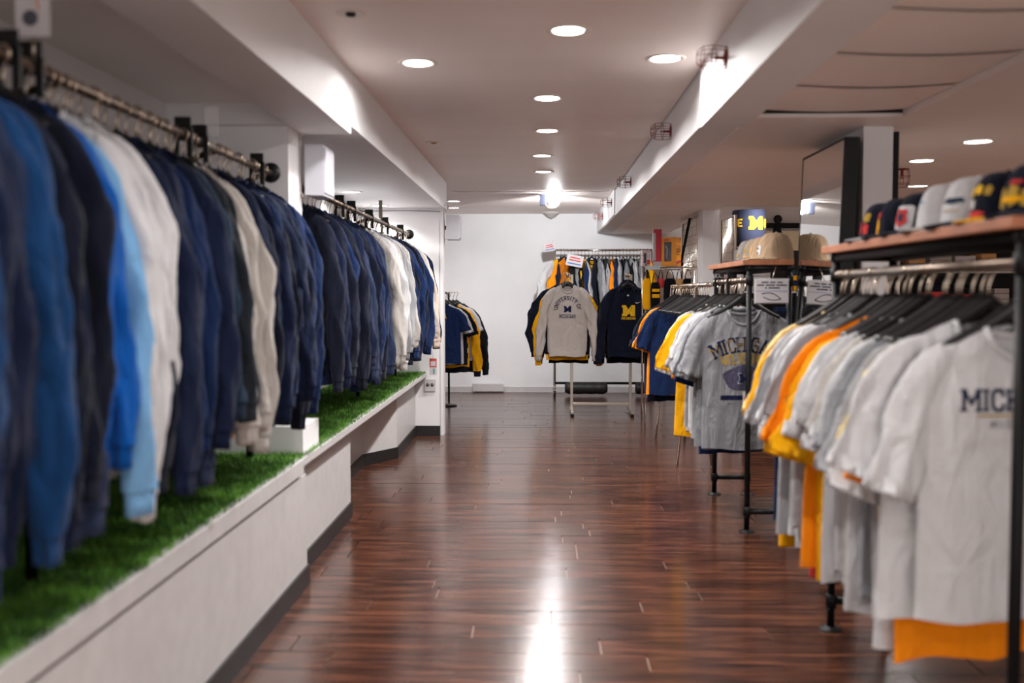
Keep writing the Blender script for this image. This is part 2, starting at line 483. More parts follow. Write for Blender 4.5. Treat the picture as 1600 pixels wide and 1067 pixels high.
for i, (x, y) in enumerate(((-1.05, 12.03), (-1.13, 12.95), (-2.0, 12.4))):
    downlight(x, y, 2.507, ('round light in the far left ceiling, nearest behind the dividing wall', 'round light in the far left ceiling, closest to the back wall', 'round light in the far left ceiling hidden by the dividing wall')[i], 'round lights in the far left ceiling', LAMP_W * (0.15, 0.2, 0.4)[i])
for i, (x, y) in enumerate(((-1.56, 8.19), (-1.53, 9.45))):
    downlight(x, y, 2.232, ('round light in low left ceiling above the far clothes rail', 'round light in low left ceiling beside the dividing wall')[i], 'round lights in the low left ceiling', LAMP_W * 0.35)
for i, (x, y) in enumerate(((2.374, 5.53), (2.369, 6.319), (2.9, 7.8), (3.8, 5.2))):
    downlight(x, y, 2.225, ('round light in the right ceiling, nearest above the caps', 'round light in the right ceiling near the hanging wire guard', 'round light in the right ceiling behind the pillar', 'round light in the right ceiling outside the view')[i], 'round lights in the right ceiling', LAMP_W * (0.3, 0.35, 0.6, 0.25)[i])
for x, y, d in ((2.6, 11.2, 'above the navy blankets'), (4.2, 11.2, 'outside the view')):
    downlight(x, y, 2.6, 'round light in the raised far right ceiling ' + d, 'round lights in the raised right ceiling', LAMP_W * 1.4)
# emergency flood light under the far ceiling
e = empty('flood_light', (0.117, 11.2, 2.508), 0, 'small bright flood light fixed under the far ceiling', 'flood light')
MB().box(-0.13, -0.06, -0.05, 0.03, -0.13, -0.01, 0.004).build('housing', mat('flood_housing', (96, 104, 128), 0.4), e)
MB().box(-0.14, 0.16, -0.06, 0.06, -0.012, 0.0, 0.003).build('mounting_plate', mat('flood_plate', (150, 150, 158), 0.4, 0.5), e)
MB().tube([(0.03, 0.0, -0.01), (0.03, 0, -0.05)], 0.012).build('stem', M_lamptrim, e)
MB().lathe([(0.0001, -0.062), (0.05, -0.058), (0.062, -0.03), (0.045, 0.0), (0.0001, 0.02)], (0.03, -0.02, -0.085), axis='y').build('lamp_head', M_flood, e)
l = bpy.data.lights.new('flood_beam', 'SPOT'); l.energy = 95; l.color = (0.97, 0.98, 1.0); l.spot_size = math.radians(110); l.spot_blend = 0.9; l.shadow_soft_size = 0.05
lo = bpy.data.objects.new('flood_beam', l); COL.objects.link(lo); lo.parent = e; lo.location = (0.03, 0.03, -0.16)
lo.rotation_euler = (math.radians(80), 0, 0)
# sprinkler plates and detector
for x, y, d in ((-0.748, 3.95, 'small round sprinkler cup with dark hole near the left bulkhead'), (-0.781, 7.303, 'flat sprinkler plate on ceiling halfway along the left bulkhead')):
    e = empty('ceiling_sprinkler', (x, y, 2.5), 0, d, 'sprinkler')
    MB().lathe([(0.022, -0.002), (0.04, -0.007), (0.06, -0.004), (0.062, 0.0)], n=20).build('escutcheon', M_lamptrim, e)
    MB().lathe([(0.0001, -0.014), (0.018, -0.012), (0.022, 0.0)], n=16).build('sprinkler_head', M_brass if y > 5 else M_dark, e)
e = empty('smoke_detector', (0.14, 13.72, 2.508), 0, 'white cone shaped smoke detector by the back wall', 'detector')
MB().lathe([(0.0001, -0.085), (0.05, -0.06), (0.085, -0.03), (0.11, -0.012), (0.11, 0)], n=24).build('body', mat('detector', (196, 190, 186), 0.5), e)
MB().lathe([(0.112, -0.014), (0.122, -0.006), (0.122, 0)], n=24).build('base_plate', M_lamptrim, e)
e = empty('ceiling_vent_disc', (0.14, 12.7, 2.508), 0, 'flat white ceiling disc between flood light and detector', 'disc')
MB().lathe([(0.0001, -0.02), (0.1, -0.016), (0.12, 0)], n=24).build('plate', M_lamptrim, e)
MB().lathe([(0.06, -0.03), (0.066, -0.03), (0.066, -0.012), (0.06, -0.012)], n=24).build('rim', M_lamptrim, e)

# wire guards over the sidewall sprinklers
def guard(loc, rot, label):
    e = empty('sprinkler_guard', loc, 0, label, 'wire guard', 'red wire sprinkler guards')
    e.rotation_euler = rot
    w = MB()
    n = 6
    for k in range(n):
        a = math.pi * 2 * k / n
        c, s = math.cos(a), math.sin(a)
        w.tube([(0.045 * c, 0.045 * s, 0.0), (0.052 * c, 0.052 * s, 0.05), (0.048 * c, 0.048 * s, 0.095), (0.03 * c, 0.03 * s, 0.12), (0.0, 0.0, 0.124)], 0.0018, 5)
    for r, z in ((0.046, 0.002), (0.052, 0.05), (0.047, 0.098)):
        w.tube([(r * math.cos(2 * math.pi * k / 18), r * math.sin(2 * math.pi * k / 18), z) for k in range(18)], 0.0018, 5, closed=True)
    w.build('cage', M_wire, e)
    MB().lathe([(0.0001, 0.0), (0.032, 0.0), (0.032, 0.004), (0.012, 0.008), (0.008, 0.012), (0.007, 0.035), (0.010, 0.042), (0.004, 0.046), (0.003, 0.062), (0.014, 0.064), (0.0001, 0.066)], n=14).build('sprinkler_head', M_wire, e)
    return e
for i, (y, z) in enumerate(((4.25, 2.386), (6.18, 2.39), (8.88, 2.38), (11.09, 2.40), (12.66, 2.37))):
    guard((0.775 if y < 4.9 else (0.795 if y < 10.7 else 0.783), y, z), (0, math.radians(-90), 0), 'red wire sprinkler guard on the right beam, %s from the viewer' % ordn(i + 1))
guard((2.40, 6.74, 2.225), (math.radians(180), 0, 0), 'red wire sprinkler guard hanging from the right ceiling near the caps')

# ------------------------------------------------------------------ wall speakers
def speaker(loc, label, sx=0.115, sy=0.28, sz=0.255):
    e = empty('wall_speaker', loc, 0, label, 'speaker', 'white wall speakers')
    MB().prism([(0.025, 0.0), (sx, 0.02), (sx, sy - 0.02), (0.025, sy)], 'z', 0, sz).build('cabinet', M_speaker, e)
    MB().box(sx - 0.002, sx + 0.008, 0.03, sy - 0.03, 0.012, sz - 0.012, 0.003).build('grille', mat('grille', (206, 206, 214), 0.6, bump=0.4, bscale=500), e)
    MB().tube([(0.0, sy / 2, sz / 2), (0.03, sy / 2, sz / 2)], 0.02).build('bracket', M_chrome, e)
    MB().tube([(0.01, -0.01, sz + 0.02), (0.035, -0.02, sz + 0.045), (0.05, -0.012, sz + 0.08), (0.02, -0.005, sz + 0.11), (0.004, -0.012, sz + 0.06), (0.004, -0.014, sz * 0.5), (0.004, -0.012, 0.02), (0.02, -0.005, -0.01)], 0.003, 6).build('cable', mat('cable', (186, 176, 164), 0.5), e)
    return e
speaker((-1.215, 5.02, 1.895), 'white wall speaker on the left pier above the front clothes rail')
speaker((-0.955, 9.80, 1.93), 'white wall speaker on the end of the dividing wall', 0.15, 0.25, 0.24)
e = empty('power_outlet', (-1.088, 9.742, 0.51), 0, 'double power outlet on the dividing wall above the turf end', 'outlet')
MB().box(-0.055, 0.055, -0.008, 0, -0.075, 0.045, 0.002).build('plate', M_trimw, e)
for sx in (-0.022, 0.022):
    MB().lathe([(0.0001, -0.013), (0.016, -0.012), (0.018, -0.006)], (sx, 0, -0.01), axis='y', n=14).build('socket', mat('socket', (90, 82, 80), 0.5), e)
o = MB().tube([(-1.76, 9.735, 2.20), (-1.3, 9.73, 2.205), (-0.98, 9.735, 2.195)], 0.003, 5).build('wall_wire', M_base)
tag(o, 'thin dark wire along the top of the dividing wall', 'wire')
o = MB().tube([(-0.95 + 0.08 * k, 10.70, 2.493 - 0.012 * abs(math.sin(k * 0.9))) for k in range(22)], 0.004, 5).build('ceiling_wire', M_lamptrim)
tag(o, 'pale wire running across the aisle ceiling before the flood light', 'wire')

# ------------------------------------------------------------------ garments
def ring_mesh(rings, closed_top=False, name='m'):
    """rings: array (R, N, 3), closed loops -> smooth tube mesh"""
    R, N, _ = rings.shape
    me = bpy.data.meshes.new(name)
    idx = np.arange(R * N).reshape(R, N)
    a = idx[:-1]; b = np.roll(idx[:-1], -1, 1); c = np.roll(idx[1:], -1, 1); d = idx[1:]
    F = np.stack([a, b, c, d], -1).reshape(-1, 4)
    me.from_pydata(rings.reshape(-1, 3).tolist(), [], F.tolist())
    me.polygons.foreach_set('use_smooth', [True] * len(F))
    me.update()
    return me

class Gar:
    """shared part meshes of one hanging garment; origin where the hook meets the rail, front is -y"""
    def __init__(s, seed, long=True, zn=-0.115, zs=-0.185, hem=-1.03, slen=None, sw=0.165, bw=0.215, hw=0.215, nx=0.08,
                 T=0.030, A=0.012, band=True, hood=False, spread=0.0, slouch=0.0, nu=25, nv=34, plain=False):
        r = np.random.default_rng(seed)
        s.parts = []
        ph = r.uniform(0, 6.28, 12); ks = (r.uniform(15, 24), r.uniform(32, 48), r.uniform(60, 85)); sl = r.uniform(-5, 5, 3)
        u = np.sin(np.linspace(-1, 1, nu) * math.pi / 2) * 0.75 + np.linspace(-1, 1, nu) * 0.25
        U = np.concatenate([u, u[::-1][1:-1]])
        side = np.concatenate([-np.ones(nu), np.ones(nu - 2)])
        bandv = 0.925 if band else 1.0
        def surf(v, uu, sd, pinch=0.0):
            v = np.asarray(v)[:, None]; uu = uu[None, :]; sd = sd[None, :]
            W = np.interp(v, [0, 0.08, 0.25, 0.7, 1.0], [sw, sw + 0.012, bw, (bw + hw) / 2 + 0.004, hw]) * (1 - pinch)
            xs = np.abs(uu) * sw
            neck = np.clip(xs / nx, 0, 1)
            dip = np.where(sd < 0, 0.085, 0.022)
            top = np.where(xs < nx, zn - dip * (1 - neck ** 2.2) ** 0.75, zn + (zs - zn) * np.clip((xs - nx) / (sw - nx), 0, 1) ** 1.15)
            hemz = hem + 0.012 * np.sin(ks[0] * uu * hw + ph[0]) * sd * 0.6
            x = uu * W
            z = top * (1 - v) + hemz * v
            Tv = np.interp(v, [0, 0.06, 0.22, 0.6, 1.0], [0.008, 0.022, T, T * 1.05, T * 0.95])
            y = sd * Tv * np.clip(1 - np.abs(uu) ** 2.6, 0, 1) ** 0.55
            amp = A * np.interp(v, [0, 0.08, 0.35, 1.0], [0, 0.12, 0.7, 1.0])
            f = 0.55 * np.sin(ks[0] * x + ph[1] + sl[0] * z) + 0.32 * np.sin(ks[1] * x + ph[2] + sl[1] * z + sd * 0.7) + 0.16 * np.sin(ks[2] * x + ph[3] + 2 * sl[2] * z + sd)
            f = f + 0.22 * np.sin(26 * (np.abs(x) * 0.8 - z) + ph[4] + sd) * np.interp(v, [0, 0.3, 1], [0.3, 1.0, 0.35])
            y = y + amp * f
            x = x + slouch * v ** 1.5 * 0.06
            x = np.broadcast_to(x, y.shape); z = np.broadcast_to(z, y.shape)
            return np.stack([x, y, z], -1)
        vv = np.linspace(0, 1, nv) ** 1.15 * bandv
        s.surf = surf
        s.body = ring_mesh(surf(vv, U, side), name='body')
        s.parts.append(('body', s.body, 'main'))
        # collar rib: tube around the neck opening
        k = [i for i in range(len(U)) if abs(U[i]) * sw <= nx * 1.01]
        fr = [i for i in k if side[i] < 0]; bk = [i for i in k if side[i] > 0]
        uu = np.linspace(-nx / sw, nx / sw, 13)
        f0 = surf([0.004], uu, -np.ones(13))[0]; b0 = surf([0.004], uu[::-1], np.ones(13))[0]
        loop = [tuple(p) for p in f0] + [tuple(p) for p in b0[1:-1]]
        s.parts.append(('collar', MB().tube([(p[0], p[1] * 1.25, p[2]) for p in loop], 0.0095, 6, closed=True).mesh('collar'), 'rib'))
        if band:
            rb = surf(np.linspace(bandv - 0.004, 1.0, 5), U, side, 0.0)
            for i, g in enumerate((0.0, 0.05, 0.065, 0.06, 0.05)):
                rb[i, :, 0] *= (1 - g * 0.8); rb[i, :, 1] *= (1.12 if i else 1.06)
            rb[1:, :, 1] += 0.0022 * np.sin(np.arange(rb.shape[1]) * 2.1)[None, :]
            s.parts.append(('waistband', ring_mesh(rb, name='waistband'), 'rib'))
        # sleeves
        if slen is None: slen = 0.86 if long else 0.30
        NS = 26 if long else 13; NA = 24
        for sg in (-1, 1):
            p = r.uniform(0, 6.28, 6)
            b1, b2, fwd = r.uniform(-0.012, 0.03), r.uniform(-0.055, 0.012), r.uniform(-0.03, 0.02)
            if plain: b1 = b2 = fwd = 0.0
            if long:
                cx = np.array([sw - 0.05, sw + 0.0, sw + 0.034, sw + 0.092 + spread * 0.25 + b1, sw + 0.128 + spread * 0.6 + b1 * 0.6 + b2 * 0.4, sw + 0.14 + spread + b2])
                cz = np.array([0.004, -0.03, -0.11, -0.30 * slen / 0.86, -0.60 * slen / 0.86, -slen * 0.93])
                rx = np.array([0.030, 0.050, 0.062, 0.058, 0.052, 0.040]); ry = np.array([0.012, 0.026, 0.036, 0.038, 0.036, 0.032])
            else:
                cx = np.array([sw - 0.06, sw - 0.008, sw + 0.028, sw + 0.075 + spread * 0.3, sw + 0.115 + spread])
                cz = np.array([0.004, -0.026, -0.085, -0.6 * slen, -slen])
                rx = np.array([0.028, 0.052, 0.068, 0.076, 0.080]); ry = np.array([0.010, 0.017, 0.019, 0.019, 0.020])
            t0 = np.concatenate([[0], np.cumsum(np.hypot(np.diff(cx), np.diff(cz)))]); t0 /= t0[-1]
            t = np.linspace(0, 1, NS)
            def sm(vals):
                q = np.interp(t, t0, vals)
                for _ in range(2): q[1:-1] = 0.25 * q[:-2] + 0.5 * q[1:-1] + 0.25 * q[2:]
                return q
            X, Zc, RX, RY = sm(cx), sm(cz), sm(rx), sm(ry)
            Yc = 0.010 * np.sin(t * 5 + p[0]) * t + ((-0.014 + fwd) * t if long else fwd * 0.5 * t)
            dx = np.gradient(X); dz = np.gradient(Zc); L = np.hypot(dx, dz); dx /= L; dz /= L
            a = np.linspace(0, 2 * np.pi, NA, endpoint=False)[None, :]
            tt = t[:, None]
            wob = 1 + (0.13 * np.sin(2 * a + p[1] + 9 * tt) + 0.15 * (1 - 2 * np.abs(np.sin(1.5 * a + p[2] - 8 * tt))) + 0.09 * np.sin(5 * a + p[3] + 27 * tt)) * np.clip(tt * 4, 0, 1) * (1.0 if long else 0.5)
            if long: wob = wob + 0.10 * np.exp(-((tt - 0.9) / 0.07) ** 2) * (1 + np.sin(4 * a + p[4])) * 0.8
            ca = np.cos(a) * RX[:, None] * wob; sa = np.sin(a) * RY[:, None] * wob
            xx = X[:, None] + ca * (-dz[:, None]); zz = Zc[:, None] + ca * dx[:, None]; yy = Yc[:, None] + sa
            if not long: yy = yy + (0.013 * np.sin(4.2 * np.cos(a) + p[3] + 1.5 * tt) + 0.007 * np.sin(8.5 * np.cos(a) + p[4] - 3 * tt)) * tt
            else: yy = yy + 0.006 * np.sin(3.5 * np.cos(a) + p[3] + 9 * tt) * np.clip(tt * 3, 0, 1)
            rings = np.stack([sg * xx, yy, zs + zz], -1)
            if not long:   # turn the open end inwards
                c = rings[-1].mean(0)
                inner = c + (rings[-1] - c) * 0.82 + np.array([0, 0, 0.05])
                rings = np.concatenate([rings, [c + (rings[-1] - c) * 0.97], [inner]])
            s.parts.append(('sleeve', ring_mesh(rings, name='sleeve'), 'sleeve'))
            if long:
                c0 = rings[-1].mean(0); cu = []
                for q, g in ((0.004, 1.0), (-0.004, 0.86), (-0.03, 0.80), (-0.06, 0.78), (-0.062, 0.6), (-0.03, 0.55)):
                    rr = c0 + (rings[-1] - c0) * g; rr[:, 2] += q - 0.0; rr[:, 0] += sg * (0.0 - 0.1 * q * spread); cu.append(rr)
                s.parts.append(('cuff', ring_mesh(np.array(cu), name='cuff'), 'rib'))
        if hood:
            n1, n2 = 20, 12; R = np.zeros((n1, n2, 3))
            for i in range(n1):
                th = math.pi * (-0.06 + 1.12 * i / (n1 - 1))
                w = math.sin(math.pi * i / (n1 - 1)) ** 0.6
                for j in range(n2):
                    q = 2 * math.pi * j / n2
                    rr = 0.018 + 0.028 * w
                    R[i, j] = ((nx + 0.012 + rr * 0.8 * math.cos(q)) * math.cos(th), -0.03 + 0.085 * math.sin(th) * 0.75 + 0.01 * math.sin(3 * th), zn - 0.045 + 0.05 * math.sin(th) + rr * math.sin(q) * (1.0 + 0.5 * w))
            s.parts.append(('hood', ring_mesh(R, name='hood'), 'main'))
            for sg in (-1, 1):
                y0 = surf([0.1], np.array([sg * 0.12]), np.array([-1.0]))[0, 0, 1]
                s.parts.append(('drawstring', MB().tube([(sg * 0.03, -0.03, zn - 0.07), (sg * 0.032, y0 - 0.012, zn - 0.13), (sg * 0.03, y0 - 0.016, zn - 0.24)], 0.0035, 6).mesh('drawstring'), 'main'))
            pk = [(-0.13, -0.30), (0.13, -0.30), (0.16, -0.17), (0.10, -0.02), (-0.10, -0.02), (-0.16, -0.17)]
            s.pocket = pk
        s.bvh = BVHTree.FromPolygons([v.co[:] for v in s.body.vertices], [tuple(p.vertices) for p in s.body.polygons])
    def hit(s, x, z, off=0.002):
        h = s.bvh.ray_cast(Vector((x, -1, z)), Vector((0, 1, 0)))
        return (h[0].y - off) if h[0] is not None else None

def wear(g, loc, yaw, mats, label, cat, group, name='sweatshirt', sz=1.0, sx=1.0, tilt=0.0, parts=True):
    e = empty(name, loc, yaw, label, cat, group)
    e.rotation_euler = (0, tilt, yaw)
    e.scale = (sx, 1.0, sz)
    for nm, me, role in g.parts:
        m = mats.get(role) or mats.get('main')
        if role == 'rib': m = mats.get('rib') or mats['main']
        o = bpy.data.objects.new(nm, me); COL.objects.link(o); o.parent = e
        if len(me.materials) == 0: me.materials.append(m)
        o.material_slots[0].link = 'OBJECT'; o.material_slots[0].material = m
    return e

# hangers
def hanger_meshes(z0=-0.085, zt=-0.19, half=0.195, th=0.011, hr=0.021):
    a = MB()
    pts = []; rs = []
    for i in range(25):
        x = -half + 2 * half * i / 24
        q = abs(x) / half
        pts.append((x, 0, z0 - 0.008 + (zt - z0) * (q ** 0.92) - 0.004 * math.sin(math.pi * q)))
        rs.append(th * (0.75 + 0.45 * (1 - q)))
    a.tube(pts, rs, 8)
    a.v = [(p[0], p[1] * 0.62, p[2]) for p in a.v]
    arms = a.mesh('arms')
    h = MB()
    pts = [(0, 0, z0 - 0.004), (0, 0, -hr - 0.035)]
    pts += [(hr * math.sin(t) * 1.0, 0, hr * 0 - hr * math.cos(t) - 0.004) for t in np.linspace(math.pi * 0.18, math.pi * 1.48, 14)]
    h.tube(pts, 0.0034, 6)
    return arms, h.mesh('hook')
HG1 = hanger_meshes(-0.08, -0.18, 0.165)
HG2 = hanger_meshes(-0.085, -0.215, 0.215, 0.017)
def hanger(hg, loc, yaw, label, group):
    e = empty('clothes_hanger', loc, yaw, label, 'hanger', group)
    for nm, me, m in (('arms', hg[0], M_hanger), ('hook', hg[1], M_hook)):
        if len(me.materials) == 0: me.materials.append(m)
        o = bpy.data.objects.new(nm, me); COL.objects.link(o); o.parent = e
    return e

# ------------------------------------------------------------------ block lettering
GL = {
 'M': ([[(0, 0), (0, 1)], [(0, 1), (.42, .35)], [(.42, .35), (.84, 1)], [(.84, 1), (.84, 0)]], .84, [(0, 0), (0, 1), (.84, 0), (.84, 1)]),
 'I': ([[(.1, 0), (.1, 1)]], .2, [(.1, 0), (.1, 1)]),
 'C': ([[(.6, .75), (.5, 1), (.15, 1), (0, .8), (0, .2), (.15, 0), (.5, 0), (.6, .25)]], .6, []),
 'H': ([[(0, 0), (0, 1)], [(.6, 0), (.6, 1)], [(0, .5), (.6, .5)]], .6, [(0, 0), (0, 1), (.6, 0), (.6, 1)]),
 'G': ([[(.6, .75), (.5, 1), (.15, 1), (0, .8), (0, .2), (.15, 0), (.5, 0), (.6, .2), (.6, .45), (.35, .45)]], .6, []),
 'A': ([[(0, 0), (.33, 1), (.66, 0)], [(.12, .32), (.54, .32)]], .66, [(0, 0), (.66, 0)]),
 'N': ([[(0, 0), (0, 1), (.6, 0), (.6, 1)]], .6, [(0, 0), (.6, 1)]),
 'U': ([[(0, 1), (0, .2), (.15, 0), (.45, 0), (.6, .2), (.6, 1)]], .6, [(0, 1), (.6, 1)]),
 'V': ([[(0, 1), (.32, 0), (.64, 1)]], .64, [(0, 1), (.64, 1)]),
 'E': ([[(.55, 1), (0, 1), (0, 0), (.55, 0)], [(0, .5), (.42, .5)]], .55, []),
 'R': ([[(0, 0), (0, 1), (.45, 1), (.6, .85), (.6, .62), (.45, .48), (0, .48)], [(.32, .48), (.6, 0)]], .6, [(0, 0)]),
 'S': ([[(.57, .78), (.45, 1), (.15, 1), (0, .85), (0, .65), (.57, .38), (.57, .15), (.45, 0), (.12, 0), (0, .22)]], .57, []),
 'T': ([[(.3, 0), (.3, 1)], [(0, 1), (.6, 1)]], .6, [(.3, 0)]),
 'Y': ([[(0, 1), (.3, .5), (.6, 1)], [(.3, .5), (.3, 0)]], .6, [(0, 1), (.6, 1), (.3, 0)]),
 'O': ([[(.15, 0), (0, .2), (0, .8), (.15, 1), (.45, 1), (.6, .8), (.6, .2), (.45, 0), (.15, 0)]], .6, []),
 'F': ([[(.55, 1), (0, 1), (0, 0)], [(0, .5), (.42, .5)]], .55, [(0, 0)]),
 'W': ([[(0, 1), (.22, 0), (.44, .8), (.66, 0), (.88, 1)]], .88, [(0, 1), (.88, 1)]),
 'L': ([[(0, 1), (0, 0), (.55, 0)]], .55, [(0, 1)]),
 'B': ([[(0, 0), (0, 1), (.45, 1), (.58, .85), (.58, .65), (.45, .52), (0, .52)], [(.45, .52), (.6, .38), (.6, .15), (.45, 0), (0, 0)]], .6, []),
 'X': ([[(0, 0), (.6, 1)], [(0, 1), (.6, 0)]], .6, []),
}
def text_quads(txt, h, wt=0.2, gap=0.32, serif=0.17, squeeze=1.0):
    """list of quads (each 4 xy points), centred in x, base line at 0"""
    Q = []; x = 0
    def bar(p, q, w):
        p = np.array(p); q = np.array(q); d = q - p; L = np.hypot(*d)
        if L < 1e-6: return
        d = d / L; n = np.array([-d[1], d[0]]) * w / 2
        p = p - d * w * 0.42; q = q + d * w * 0.42; L = np.hypot(*(q - p))
        m = max(1, int(L / 0.3))
        for i in range(m):
            a = p + (q - p) * i / m; b = p + (q - p) * (i + 1) / m
            Q.append([a - n, b - n, b + n, a + n])
    for ch in txt:
        if ch == ' ':
            x += 0.55; continue
        st, w, sf = GL[ch]
        for pl in st:
            for a, b in zip(pl[:-1], pl[1:]): bar((a[0] + x, a[1]), (b[0] + x, b[1]), wt)
        for p in sf: bar((p[0] + x - serif, p[1]), (p[0] + x + serif, p[1]), wt * 0.55)
        x += w + gap
    W = x - gap
    return [[(float((p[0] - W / 2) * h * squeeze), float(p[1] * h)) for p in q] for q in Q], W * h * squeeze
BLOCK_M = [(0, 0), (.42, 0), (.42, .22), (.34, .22), (.34, .56), (.6, .18), (.86, .56), (.86, .22), (.78, .22), (.78, 0), (1.2, 0), (1.2, .22), (1.1, .22), (1.1, .78),
           (1.2, .78), (1.2, 1), (.86, 1), (.6, .62), (.34, 1), (0, 1), (0, .78), (.1, .78), (.1, .22), (0, .22)]
def poly_mesh(poly, h, cuts=2):
    bm = bmesh.new()
    xs = [p[0] for p in poly]; cx = (min(xs) + max(xs)) / 2
    f = bm.faces.new([bm.verts.new(((p[0] - cx) * h, p[1] * h, 0)) for p in poly])
    bmesh.ops.triangulate(bm, faces=[f])
    bmesh.ops.subdivide_edges(bm, edges=bm.edges[:], cuts=cuts, use_grid_fill=True)
    bmesh.ops.triangulate(bm, faces=bm.faces[:])
    bm.verts.index_update()
    V = [(v.co.x, v.co.y) for v in bm.verts]; F = [[v.index for v in q.verts] for q in bm.faces]
    bm.free()
    return V, F
def put_print(g, e, name, V, F, m, off=0.0025):
    """lay flat artwork (x, z pairs in garment space) onto the front of the cloth"""
    P = []
    for x, z in V:
        y = g.hit(x, z, off)
        P.append((x, y if y is not None else -0.03, z))
    return MB().add(P, F).build(name, m, e)
def put_text(g, e, name, txt, cx, z, h, m, arc=None, off=0.003, width=None, **kw):
    Q, W = text_quads(txt, h, **kw)
    if width: Q = [[(x * width / W, y) for x, y in q] for q in Q]
    V = []; F = []
    for q in Q:
        k = len(V)
        for (x, y) in q:
            if arc:
                R = arc; a = x / abs(R); rr = abs(R) + (y if R > 0 else -y)
                if R > 0: px, pz = rr * math.sin(a), rr * math.cos(a) - R
                else: px, pz = rr * math.sin(a), -rr * math.cos(a) + abs(R)
                V.append((cx + px, z + pz))
            else:
                V.append((cx + x, z + y))
        F.append((k, k + 1, k + 2, k + 3))
    return put_print(g, e, name, V, F, m, off)

# ------------------------------------------------------------------ clothes rails
def mono(c, rib=None): return {'main': FB[c], 'rib': FB[rib] if rib else None}
CNAME = {'navy': 'navy', 'navy2': 'deep blue', 'navy3': 'dark navy', 'slate': 'slate blue', 'blue': 'teal blue', 'royal': 'bright royal blue', 'sky': 'light blue', 'white': 'white',
         'offwhite': 'off-white', 'charcoal': 'charcoal', 'tan': 'tan', 'grey': 'grey', 'ltgrey': 'light grey', 'heather': 'heather grey', 'black': 'black', 'gold': 'golden yellow',
         'orange': 'orange', 'cream': 'cream yellow', 'blush': 'pale blush', 'oat': 'oatmeal', 'red': 'red', 'steel': 'steel blue'}
LS = [Gar(100 + i, True, hem=-1.03 + 0.02 * (i % 3), slen=0.84 + 0.025 * (i % 4), slouch=(-1) ** i * 0.5, spread=0.015 * (i % 3 - 1), A=0.013) for i in range(12)]
TS = [Gar(200 + i, False, zn=-0.155, zs=-0.225, hem=-0.965 - 0.02 * (i % 4), sw=0.218, bw=0.262, hw=0.275, nx=0.09, A=0.013, T=0.026, band=False, spread=0.015 * (i % 3 - 1), slen=0.30 + 0.035 * (i % 3)) for i in range(10)]
FS = [Gar(300 + i, True, hem=-0.86 - 0.02 * (i % 3), zn=-0.115, zs=-0.185, slen=0.72, sw=0.175, bw=0.22, hw=0.215) for i in range(4)]

def rail_row(seq, x, z, ys, gset, yaw0, where, group, kind, hg, hlabel, jit=0.17, rngs=1, names=None):
    r = random.Random(rngs)
    out = []
    cnt = {}
    for i, (c, y) in enumerate(zip(seq, ys)):
        g = gset[r.randrange(len(gset))]
        yaw = yaw0 + r.uniform(-jit, jit)
        xx = x + r.uniform(-0.012, 0.012)
        nm, cat = kind
        lab = '%s %s, %s from the near end of %s' % (CNAME[c], nm, ordn(i + 1), where)
        e = wear(g, (xx, y, z), yaw, mono(c), lab, cat, group, cat.replace('-', '_').replace(' ', '_'), sz=r.choice((0.9, 0.95, 1.0, 1.02, 1.05)) * r.uniform(0.98, 1.02), sx=r.uniform(0.88, 1.0) if c[:4] in ('navy', 'slat', 'char', 'stee') else r.uniform(1.0, 1.08), tilt=r.uniform(-0.03, 0.03))
        h = hanger(hg, (xx, y, z), yaw, 'black hanger holding the %s garment from the near end of %s' % (ordn(i + 1), where), 'hangers: ' + group)
        out.append(e)
    return out

def lin(a, b, n): return [a + (b - a) * i / max(1, n - 1) for i in range(n)]

# left front rail
XL, ZL = -1.27, 1.965
seqL1 = ['navy2', 'blue', 'navy3', 'navy', 'navy', 'navy3', 'slate', 'blue', 'blue', 'navy3', 'navy3', 'navy', 'slate', 'navy3', 'royal', 'royal', 'sky', 'white', 'white', 'white', 'white', 'white',
         'navy3', 'navy', 'navy2', 'navy', 'navy', 'navy2', 'navy2', 'navy', 'slate', 'navy3', 'steel', 'charcoal', 'charcoal', 'offwhite', 'offwhite', 'offwhite', 'tan',
         'navy3', 'navy', 'navy3', 'navy2', 'navy', 'navy2', 'navy3', 'slate', 'navy', 'navy2', 'navy', 'navy3', 'navy2', 'navy', 'navy2', 'navy3']
ysL1 = lin(1.84, 2.46, 15) + [2.51, 2.555, 2.60, 2.645, 2.69, 2.735, 2.78] + lin(2.84, 3.33, 11) + [3.38, 3.43, 3.49, 3.55, 3.61, 3.67] + lin(3.73, 4.68, 16)
rail_row(seqL1, XL, ZL, [q - 0.09 for q in ysL1], LS, -0.27, 'the left front rail', 'sweatshirts on the left front rail', ('sweatshirt', 'sweatshirt'), HG1,
         'black hanger with steel hook on the left front rail', rngs=11)
seqL2 = ['navy3', 'navy', 'navy3', 'navy2', 'navy', 'navy3', 'navy2', 'navy', 'slate', 'navy2', 'navy', 'navy2', 'navy3', 'navy', 'navy2', 'navy', 'slate', 'navy3', 'navy2', 'navy', 'slate',
         'offwhite', 'ltgrey', 'white', 'ltgrey', 'offwhite', 'grey', 'ltgrey', 'white', 'offwhite', 'ltgrey', 'white', 'offwhite',
         'navy2', 'navy', 'navy', 'slate', 'navy3', 'navy', 'navy2', 'navy', 'navy', 'navy3', 'navy', 'navy2', 'navy', 'offwhite', 'white', 'navy3', 'navy', 'navy3', 'blush', 'navy3', 'navy', 'navy']
rail_row(seqL2, XL - 0.015, ZL, lin(5.22, 9.50, len(seqL2)), LS, -0.25, 'the left back rail', 'sweatshirts on the left back rail', ('sweatshirt', 'sweatshirt'), HG1,
         'black hanger with steel hook on the left back rail', rngs=12)
